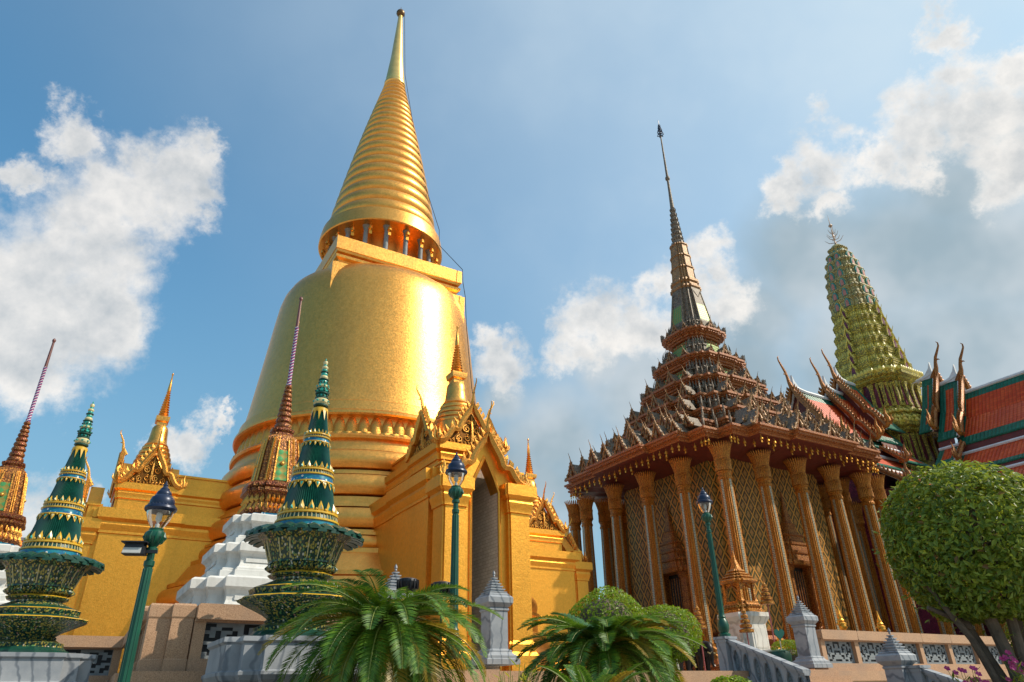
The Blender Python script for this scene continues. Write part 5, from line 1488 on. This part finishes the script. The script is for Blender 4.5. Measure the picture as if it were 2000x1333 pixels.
stair_rail('grey marble stair rail descending from the lower newel post at the right edge', Vector((9.02, 17.35, 2.10)), DN, 3.2, 1.2)
m = MB()
for k in range(7): m.box((0, -.34 * k - .2, ZT - .15 * (k + 1) - .35), (2.6, .36, .30 + .7), 0)
tag(obj('stone_steps', m, M['granite'], None, tuple(PC + PU * 13.7 - EV * .5), (0, 0, GA), angle=15), 'granite steps beside the grey marble stair rail', 'steps')
m = MB()
for k in range(7): m.box((0, -.34 * k - .2, ZT - .15 * (k + 1) - .35), (2.3, .36, .30 + .7), 0)
tag(obj('stone_steps', m, M['granite'], None, tuple(PC + PU * 4.1 - EV * .5), (0, 0, GA), angle=15), 'granite steps between the two newel posts behind the large cycad', 'steps')

# ------------------------------------------------------------------ planting
structure(obj('planting_bed', poly_prism([(-4.2, 8.2), (4.5, 8.2), (4.4, 14.5), (1.2, 13.6), (-2.0, 11.6), (-4.2, 10.6)], 0, .95), M['soil'], smooth=False))
def cycad(label, x, y, z0, zc, n, L, seed, spread=(-30, 78), mats=None, group='cycads in the planting bed'):
    random.seed(seed)
    t = thing('cycad', label, 'cycad', (x, y, z0), 0, group)
    h = zc - z0
    m = MB(); q = []
    k = 0
    while k * .07 < h + .06: q += [(.15 + .02 * (k % 2), k * .07), (.175, k * .07 + .035)]; k += 1
    q += [(.13, h + .12), (.04, h + .2)]
    m.lathe(q, 14)
    for i in range(int(26 * h) * 6):
        a = random.uniform(0, 2 * pi); zz = random.uniform(0, h + .1); r = .165
        m.tube([(r * cos(a), r * sin(a), zz), ((r + .05) * cos(a), (r + .05) * sin(a), zz + .035)], [.022, .008], 4)
    obj('trunk', m, M['cybark'], t)
    V = []; F = []; I = []; st = MB()
    for i in range(n):
        f = i / (n - 1); az = i * 2.39996 + random.uniform(-.25, .25)
        el0 = radians(spread[0] + (spread[1] - spread[0]) * (1 - f) ** .85 + random.uniform(-8, 8))
        ln = L * random.uniform(.85, 1.08) * (1.0 if f > .25 else .75 + f)
        bend = radians(random.uniform(55, 95)) * (1.1 - .35 * sin(max(el0, 0)))
        mi = 1 if random.random() < .14 else (2 if f < .08 else 0)
        ca_, sa_ = cos(az), sin(az); N = 26
        pts = []; p = Vector((.06 * ca_, .06 * sa_, h + .08)); el = el0; dirs = []
        for k in range(N + 1):
            dv = Vector((cos(el) * ca_, cos(el) * sa_, sin(el))); pts.append(p.copy()); dirs.append(dv.copy()); p = p + dv * (ln / N); el -= bend / N * (.5 + 1.1 * k / N)
        st.tube([tuple(v_) for v_ in pts[::2]], [.016 * (1 - .8 * k / (N / 2)) for k in range(N // 2 + 1)], 4, 1 if mi == 1 else 0)
        side = Vector((-sa_, ca_, 0))
        for k in range(int(N * 3.4)):
            s = k / (N * 3.4)
            if s < .10: continue
            j = min(int(s * N), N - 1); fr_ = s * N - j; b0 = pts[j].lerp(pts[j + 1], fr_); dv = dirs[j]
            upv = side.cross(dv); upv = -upv if upv.z < 0 else upv
            l_ = .185 * L / 1.15 * (sin(pi * min(1, .12 + s * .88)) ** .55) * random.uniform(.9, 1.1)
            for sg in (1, -1):
                d_ = (side * sg * .80 + dv * .58 + upv * random.uniform(.16, .34)).normalized()
                tip = b0 + d_ * l_ + Vector((0, 0, -.10 * l_)); md = b0 + d_ * l_ * .5; w = dv * .0095
                bI = len(V); V += [tuple(b0), tuple(md + w), tuple(tip), tuple(md - w)]; F.append((bI, bI + 1, bI + 2, bI + 3)); I.append(mi)
    leafobj('leaflets', V, F, [M['frond'], M['frondy'], M['frondblue']], I, t)
    obj('frond_stalks', st, [M['rachis'], M['frondy']], t)
    return t
cycad('large cycad with drooping feathery fronds in front of the green ceramic urn', -1.62, 8.9, .93, 2.36, 104, 1.45, 11, (-50, 46))
cycad('bushy green cycad in front of the two clipped shrubs', 1.13, 9.9, .93, 2.10, 92, 1.26, 5, (-18, 46))
cycad('low young cycad at the bottom edge with fresh upright leaves', .72, 7.7, .94, 1.32, 22, .75, 9, (18, 78))
def leaf_blob(center, rad, n, size, seed, shell=.16, flat_bottom=None, squash=(1, 1, 1), mats=3, bump=.05):
    random.seed(seed); V = []; F = []; I = []
    lump = [(Vector((random.gauss(0, 1), random.gauss(0, 1), random.gauss(0, 1))).normalized(), random.uniform(-bump, bump)) for _ in range(40)]
    for i in range(n):
        d = Vector((random.gauss(0, 1), random.gauss(0, 1), random.gauss(0, 1))).normalized()
        k = 1.0
        for ld, a in lump:
            q = d.dot(ld)
            if q > .8: k += a * (q - .8) / .2
        r = rad * k * (1 - shell * random.random() ** 1.6)
        if random.random() < .04: r *= 1.03
        p = Vector((d.x * r * squash[0], d.y * r * squash[1], d.z * r * squash[2]))
        if flat_bottom is not None and p.z < flat_bottom: p.z = flat_bottom + random.uniform(-.03, .05); p.x *= random.uniform(.5, 1); p.y *= random.uniform(.5, 1)
        nn = (d + Vector((random.uniform(-1, 1), random.uniform(-1, 1), random.uniform(-.6, 1.0))) * .8).normalized()
        tg = nn.orthogonal().normalized(); tg = (Matrix.Rotation(random.uniform(0, 2 * pi), 3, nn) @ tg)
        tg = (tg + Vector((0, 0, -.35)) + d * .35).normalized(); sd_ = tg.cross(nn).normalized()
        s = size * random.uniform(.65, 1.3); c = p
        b_ = len(V); up_ = nn * s * .12
        V += [tuple(c - tg * s * .5), tuple(c + sd_ * s * .24 + up_), tuple(c + tg * s * .55), tuple(c - sd_ * s * .24 + up_)]
        F += [(b_, b_ + 1, b_ + 2), (b_, b_ + 2, b_ + 3)]
        x = random.random(); mi = 1 if x < .035 else (2 if x < .055 else 0); I += [mi, mi]
    return V, F, I
def shrub(label, c, r, n, seed, squash=(1, 1, .8), size=.055, z0=None, mat='shrub'):
    t = thing('clipped_shrub', label, 'shrub', (c[0], c[1], c[2]), 0, 'clipped round shrubs')
    V, F, I = leaf_blob(c, r, n, size, seed, .18, None, squash)
    leafobj('foliage', V, F, [M[mat], M['leafy'], M['leafbr']], I, t)
    m = MB()
    h = c[2] - (z0 if z0 is not None else .93)
    for k in range(7):
        a = 2 * pi * k / 7; m.tube([(.05 * cos(a), .05 * sin(a), -h), (.12 * r * cos(a), .12 * r * sin(a), -h * .4), (.55 * r * cos(a), .55 * r * sin(a), .25 * r)], [.03, .025, .008], 5)
    m.ball((0, 0, 0), r * .74, 10, 0, None, squash[2])
    obj('stems', m, M['soil'] if False else M['bark'], t)
    return t
shrub('bright green clipped dome shrub, upper one, between cycad and gold wall', (1.46, 12.3, 2.68), .66, 5200, 21, (1, 1, .82))
shrub('bright green clipped dome shrub right of the cycad, lower of the pair', (2.50, 12.9, 2.55), .62, 4800, 22, (1, 1, .80))
shrub('dark clipped shrub behind the tree trunks at the right edge', (8.6, 12.1, 2.35), .62, 4500, 23, (1, 1, .95), .06, .9, 'leaf')
shrub('pale leafy shrub low at the bottom edge right of the cycad', (3.02, 11.0, 1.50), .42, 3000, 24, (1, 1, .8), .07)
# round clipped tree
tr = thing('clipped_tree', 'large round clipped tree with several leaning stems at right', 'tree', (7.08, 11.0, .96))
V, F, I = leaf_blob((0, 0, 0), 1.27, 16000, .112, 31, .24, -.98, (1.03, 1.0, .97), bump=.06)
# a tuft of pale young leaves on the near side
for k in range(9):
    a = radians(-20 + 14 * k); c = Vector((.05 + .04 * k, -1.24, .12)); b_ = len(V); L_ = .16
    tip = c + Vector((.16 * cos(a - 1.0), -.05, -abs(.15 * sin(a)) - .06)); sd_ = Vector((.018, 0, .01))
    V += [tuple(c), tuple((c + tip) / 2 + sd_), tuple(tip), tuple((c + tip) / 2 - sd_)]; F.append((b_, b_ + 1, b_ + 2, b_ + 3)); I.append(1)
random.seed(77)
for k in range(240):
    d_ = Vector((random.gauss(0, 1), random.gauss(0, 1) - .5, random.gauss(0, 1) + .2)).normalized(); p_ = Vector((d_.x * 1.29, d_.y * 1.26, d_.z * 1.19)); L_ = random.uniform(.04, .15)
    q_ = p_ + (d_ + Vector((random.uniform(-.6, .6), random.uniform(-.6, .6), random.uniform(-.2, .7)))).normalized() * L_
    for j in range(random.randint(1, 5)):
        c_ = p_.lerp(q_, random.uniform(.2, 1)); t_ = (d_ * .5 + Vector((random.uniform(-1, 1), random.uniform(-1, 1), random.uniform(-.8, .8)))).normalized() * random.uniform(.05, .12); s_ = t_.orthogonal().normalized() * .017
        b_ = len(V); V += [tuple(c_), tuple(c_ + t_ * .5 + s_), tuple(c_ + t_), tuple(c_ + t_ * .5 - s_)]; F.append((b_, b_ + 1, b_ + 2, b_ + 3)); I.append(random.choice((0, 0, 1)))
leafobj('crown', V, F, [M['leaf'], M['leafy'], M['leafbr']], I, tr, (0, 0, 2.56))
random.seed(5); m = MB()
base = Vector((.22, .05, -.1))
for k, (tx, ty, tz, r) in enumerate([(-.85, -.2, 1.75, .05), (-.55, .1, 1.95, .07), (-.30, -.25, 2.1, .085), (-.05, .2, 2.2, .075), (.12, -.3, 2.1, .07), (.38, .1, 2.2, .075), (.62, -.15, 2.15, .06), (.80, .2, 2.0, .05)]):
    pts = [base + Vector((random.uniform(-.10, .10) + .03 * (k - 4), random.uniform(-.1, .1), 0))]
    end = Vector((tx, ty, tz)); mid = pts[0].lerp(end, .45) + Vector((random.uniform(-.08, .08), random.uniform(-.06, .06), -.02))
    pts += [pts[0].lerp(mid, .5) + Vector((random.uniform(-.03, .03), 0, .03)), mid, mid.lerp(end, .5) + Vector((random.uniform(-.06, .06), 0, .05)), end, end + Vector((tx * .4, ty * .5, .5))]
    m.tube([tuple(p) for p in pts], [r * 1.9, r * 1.35, r * 1.1, r, r * .8, r * .3], 9)
for k in range(40):
    a = random.uniform(0, 2 * pi); e = random.uniform(-.2, 1.3); r0 = .3
    d_ = Vector((cos(a) * cos(e), sin(a) * cos(e), sin(e))); c = Vector((0, 0, 2.3))
    m.tube([tuple(c + d_ * .1), tuple(c + d_ * .6 + Vector((random.uniform(-.1, .1), 0, .1))), tuple(c + d_ * 1.15)], [.03, .02, .006], 4)
m.tube([(-.42, 0, 1.45), (-.75, -.05, 1.62), (-1.02, -.1, 1.72)], [.05, .04, .03], 6)
obj('trunk', m, M['bark'], tr)
structure(obj('tree_bed', poly_prism([(5.6, 9.2), (12.5, 9.2), (12.5, 13.6), (5.6, 13.2)], 0, 1.02), M['soil'], smooth=False))
# flowering plants at the foot of the tree
def flowers(name, label, x, y, z, n, col, seed, h=.75, spread=.35, leafmat='leaf'):
    random.seed(seed); t = thing(name, label, 'flowering plant', (x, y, z)); V = []; F = []; I = []; st = MB()
    for i in range(n):
        a = random.uniform(0, 2 * pi); r = spread * sqrt(random.random()); hh = h * random.uniform(.55, 1.05)
        tip = Vector((r * cos(a), r * sin(a), hh)); st.tube([(tip.x * .25, tip.y * .25, 0), (tip.x * .6, tip.y * .6, hh * .6), tuple(tip)], [.008, .006, .003], 4)
        for k in range(5 if col else 0):
            b_ = len(V); an = 2 * pi * k / 5 + a; d_ = Vector((cos(an), sin(an) * .6 - .3, sin(an) * .8)) * .045; s_ = Vector((-sin(an), -.1, cos(an))) * .02
            V += [tuple(tip), tuple(tip + d_ * .6 + s_), tuple(tip + d_), tuple(tip + d_ * .6 - s_)]; F.append((b_, b_ + 1, b_ + 2, b_ + 3)); I.append(1)
        for k in range(5):
            q = tip * random.uniform(.2, .95); an = random.uniform(0, 2 * pi); L_ = random.uniform(.10, .22); b_ = len(V)
            d_ = Vector((cos(an), sin(an), random.uniform(.1, .9))).normalized() * L_; s_ = Vector((-sin(an), cos(an), 0)) * .018
            V += [tuple(q), tuple(q + d_ * .5 + s_), tuple(q + d_), tuple(q + d_ * .5 - s_)]; F.append((b_, b_ + 1, b_ + 2, b_ + 3)); I.append(0 if col else (1 if random.random() < .65 else 0))
    bl_ = leafobj('blooms' if col else 'leaves', V, F, [M[leafmat], M[col or 'yelfl']], I, t); obj('stems', st, M['rachis'], t); return t
flowers('orchid_plant', 'magenta flowering plant at the foot of the clipped tree', 6.85, 10.2, 1.0, 55, 'pinkfl', 41, 1.0, .42)
flowers('orchid_plant', 'small magenta blossoms left of the tree foot below the parapet', 6.05, 10.4, 1.0, 22, 'pinkfl', 42, .82, .22)
flowers('croton_plant', 'yellow leaved croton at the bottom edge between the cycads', -.08, 8.9, .95, 60, None, 43, .98, .30)

# ------------------------------------------------------------------ shrine, parasols, figures on the terrace
sh = thing('golden_shrine', 'small gilded pavilion shrine on a pale marble pedestal before the temple columns', 'shrine', (7.0, 23.0, ZT), GA)
def p2(a): return redent(a, .62, .84)
m = MB(); m.loft(p2, [(.74, 0), (.74, .22), (.68, .26), (.66, .45), (.58, .50), (.53, .58), (.52, 1.40), (.56, 1.46), (.60, 1.52), (.66, 1.60), (.66, 1.72)])
for f in range(4): m.box((0, -.525, 1.0), (.50, .03, .55), 0, rot4(f))
obj('pedestal', m, M['marblew'], sh, angle=20)
m = MB(); z = 1.72
m.loft(p2, [(.56, z), (.56, z + .1), (.50, z + .14), (.46, z + .22), (.50, z + .28), (.44, z + .34), (.44, z + .42)])
petals(m, p2, .47, z + .16, .12, .12, .03)
for x in (-1, 1):
    for y in (-1, 1): m.loft(lambda a: [(x * .30 + u_, y * .30 + v_) for u_, v_ in sq(a)], [(.07, z + .42), (.055, z + .5), (.05, z + 1.05), (.08, z + 1.12)])
for f in range(4): m.prism([(-.25, z + 1.1), (-.22, z + .9), (0, z + 1.06), (.22, z + .9), (.25, z + 1.1)], -.31, -.27, 0, rot4(f))
m.loft(p2, [(.42, z + 1.08), (.52, z + 1.14), (.52, z + 1.19), (.38, z + 1.26), (.42, z + 1.30), (.30, z + 1.38), (.33, z + 1.42), (.22, z + 1.50), (.25, z + 1.54), (.14, z + 1.64), (.10, z + 1.8), (.05, z + 2.0), (.012, z + 2.35)])
for f in range(4): m.join(flame_mb(.14), rot4(f) @ TR(.46, -.46, z + 1.16) @ RZ(-pi / 4))
m.box((0, 0, z + .6), (.16, .14, .34)); m.ball((0, 0, z + .84), .08, 8)
m.v = [(x, y, 1.72 + (q - 1.72) * .82) for x, y, q in m.v]
obj('pavilion', m, M['rib'], sh, smooth=False)
def parasol_meshes():
    d = {}; m = MB(); m.lathe([(.022, 0), (.016, 1.75)], 8); d['pole'] = (m, M['redpole'])
    m = MB(); z = 1.25
    for k in range(5):
        r = .20 - .034 * k; m.lathe([(r, z), (r * 1.02, z + .07), (r * .55, z + .10), (.03, z + .11)], 18, cap=True); z += .125
    m.lathe([(.03, z - .02), (.015, z + .1), (.002, z + .30)], 8); d['tiers'] = (m, M['rib'])
    return d
ps0 = None
for x, y, z, lb in ((7.55, 22.2, 2.75, 'gilded tiered parasol on a pink pole right of the gilded shrine'), (6.45, 21.1, 1.9, 'gilded tiered parasol standing low in front of the shrine pedestal'), (5.35, 22.0, 2.10, 'gilded tiered parasol left of the far lamp post near the column foot')):
    if ps0 is None:
        ps0 = thing('tiered_parasol', lb, 'parasol', (x, y, z), 0, 'gilded tiered parasols')
        for k, (a, b_) in parasol_meshes().items(): obj(k, a, b_, ps0)
        w = ps0
    else: w = copy_tree(ps0); w.location = (x, y, z); w['label'] = lb
m = MB(); m.lathe([(.16, 0), (.16, .06), (.10, .08), (.14, .12), (.14, .2), (.07, .24), (.11, .3), (.11, .36), (.05, .4), (.08, .46), (.03, .56), (.02, .62)], 16)
tag(obj('parasol_stand', m, M['goldstat'], None, (6.45, 21.1, 2.1)), 'turned gilt stand under the low tiered parasol', 'stand')
m = MB(); m.loft(sq, [(.30, 0), (.30, .62), (.26, .65)]); tag(obj('parasol_block', m, M['marblew'], None, (7.55, 22.2, ZT), (0, 0, GA)), 'pale stone block carrying the right gilded parasol', 'block')
# kneeling gilt guardians at the wall foot
def guardian():
    m = MB()
    m.loft(sq, [(.42, 0), (.42, .12), (.36, .16), (.36, .3), (.42, .34), (.42, .42)])
    m.tube([(-.30, -.12, .52), (-.12, -.20, .56), (0, .0, .60), (.12, -.20, .56), (.30, -.12, .52)], [.10, .14, .17, .14, .10], 8)
    m.lathe([(.20, .5), (.19, .66), (.15, .80), (.20, .98), (.23, 1.08), (.12, 1.16), (.07, 1.2), (.07, 1.25)], 12)
    for s in (1, -1): m.tube([(s * .22, 0, 1.06), (s * .33, -.08, .88), (s * .14, -.26, .86), (s * .02, -.30, .98)], [.075, .06, .05, .04], 7)
    m.ball((0, -.03, 1.34), .125, 10, 0, None, 1.15)
    m.tube([(0, -.13, 1.34), (0, -.18, 1.31), (0, -.14, 1.28)], [.02, .03, .02], 5)
    for s in (1, -1): m.tube([(s * .12, 0, 1.36), (s * .17, 0, 1.42), (s * .15, 0, 1.52)], [.03, .03, .004], 5)
    m.lathe([(.15, 1.40), (.15, 1.44), (.10, 1.48), (.12, 1.52), (.075, 1.58), (.085, 1.62), (.045, 1.70), (.012, 1.95)], 12)
    return m
gd = guardian(); g0 = None
for x, y, k_, lb in ((10.42, 24.0, 1.0, 'gilt kneeling guardian figure seen over the parapet, left of its twin'), (12.0, 24.7, .95, 'gilt kneeling guardian figure seen over the parapet nearer the clipped tree'), (8.35, 24.0, .70, 'small gilt guardian figure between the shrine pedestal and the round hedge')):
    if g0 is None: g0 = tag(obj('guardian_statue', gd, M['goldstat'], None, (x, y, ZT), (0, 0, GA), angle=40), lb, 'statue', 'gilt guardian figures around the temple'); o = g0
    else: o = g0.copy(); COL.objects.link(o); o.location = (x, y, ZT); o['label'] = lb
    o.scale = (k_, k_, k_ * 1.02)
# dark bronze elephants by the podium corner
def elephant():
    m = MB()
    m.tube([(-.62, 0, .82), (-.50, 0, .95), (-.15, 0, 1.0), (.25, 0, .98), (.45, 0, 1.06), (.62, 0, 1.18), (.78, 0, 1.16), (.88, 0, 1.02), (.93, 0, .75), (.90, 0, .45), (.98, 0, .30), (1.06, 0, .34)], [.22, .38, .44, .40, .30, .27, .23, .15, .10, .075, .055, .04], 14)
    for x, s in ((.32, 1), (.32, -1), (-.42, 1), (-.42, -1)):
        m.tube([(x, s * .2, .85), (x + .02, s * .22, .5), (x - .02, s * .22, .28), (x, s * .22, 0)], [.19, .15, .115, .135], 10)
    for s in (1, -1):
        m.tube([(.52, s * .24, 1.2), (.46, s * .36, 1.05), (.44, s * .38, .86), (.50, s * .30, .74)], [.10, .17, .14, .03], 8, 0, None, .35)
    m.tube([(-.82, 0, .95), (-.90, 0, .7), (-.88, 0, .45)], [.04, .025, .02], 6)
    return m
em = elephant(); tk = MB()
for s in (1, -1): tk.tube([(.84, s * .13, .92), (1.0, s * .16, .84), (1.14, s * .15, .92)], [.035, .025, .006], 6)
e0 = None
for x, y, lb in ((4.55, 21.6, 'dark bronze elephant statue by the temple corner, left of the other elephant'), (5.35, 22.6, 'dark bronze elephant statue by the temple corner, partly behind the stair rail pier')):
    if e0 is None:
        e0 = thing('elephant_statue', lb, 'statue', (x, y, ZT + .05), radians(-62), 'bronze elephants by the temple'); obj('body', em, M['bronze'], e0, angle=60); obj('tusks', tk, M['cglaze'], e0); w = e0
    else: w = copy_tree(e0); w.location = (x, y, ZT + .05); w['label'] = lb
    w.scale = (.62,) * 3
m = MB(); m.tube([(4.35, 20.2, .2), (4.15, 20.1, 2.75)], .03, 8); tag(obj('bamboo_pole', m, M['pole']), 'thin pale leaning pole right of the cycad', 'pole')
# hedge, bin and sign beside the stair
V, F, I = leaf_blob(None, .42, 2600, .045, 51, .22, None, (1.15, 1, .62))
hd = thing('round_hedge', 'small rounded hedge left of the newel post', 'hedge', (7.72, 21.6, 2.72)); leafobj('foliage', V, F, [M['shrub'], M['leafy'], M['leafbr']], I, hd)
m = MB(); m.lathe([(.30, -.62), (.34, -.2), (.1, 0)], 10); obj('stems', m, M['bark'], hd)
m = MB(); m.lathe([(.30, 0), (.33, .1), (.34, .42), (.31, .52), (.2, .56), (.02, .57)], 22); m.box((0, -.26, .50), (.2, .1, .05)); tag(obj('waste_bin', m, M['gglaze'], None, (7.15, 20.9, ZT)), 'rounded dark green bin behind the marble stair rail', 'bin')
sg_ = thing('heart_sign', 'dark green heart shaped sign on a short pole beside the newel post', 'sign', (7.3, 20.95, ZT), radians(15))
m = MB(); pts = []
for k in range(28):
    a = 2 * pi * k / 28; pts.append((.16 * sin(a) ** 3, .98 + .0105 * (13 * cos(a) - 5 * cos(2 * a) - 2 * cos(3 * a) - cos(4 * a))))
m.prism(pts, -.015, .015); obj('panel', m, M['signgreen'], sg_)
m = MB(); m.lathe([(.014, 0), (.014, 1.05)], 8, M=TR(0, .03, 0)); obj('pole', m, M['pole'], sg_)
# two ribbed dark lamps peeping over the big cycad
sp0 = None
for x, y, z, lb in ((-2.06, 13.5, 3.58, 'ribbed dark round lamp head above the cycad, left one'), (-1.42, 13.5, 3.50, 'ribbed dark round lamp head above the cycad, right one nearer the lamp post')):
    m = MB(); m.lathe([(.15, -.16), (.19, -.05), (.20, .02), (.17, .07), (.06, .1)], 22)
    for k in range(16):
        a = 2 * pi * k / 16; m.box((.185 * cos(a), .185 * sin(a), -.03), (.05, .012, .16), rz=a)
    if sp0 is None:
        sp0 = thing('spot_lamp', lb, 'lamp', (x, y, z), 0, 'ribbed spot lamps'); obj('head', m, M['steel_and_shade'], sp0)
        k_ = MB(); k_.lathe([(.022, -1.75), (.022, -.1)], 8); obj('stand', k_, M['steel_and_shade'], sp0)
    else: w = copy_tree(sp0); w.location = (x, y, z); w['label'] = lb
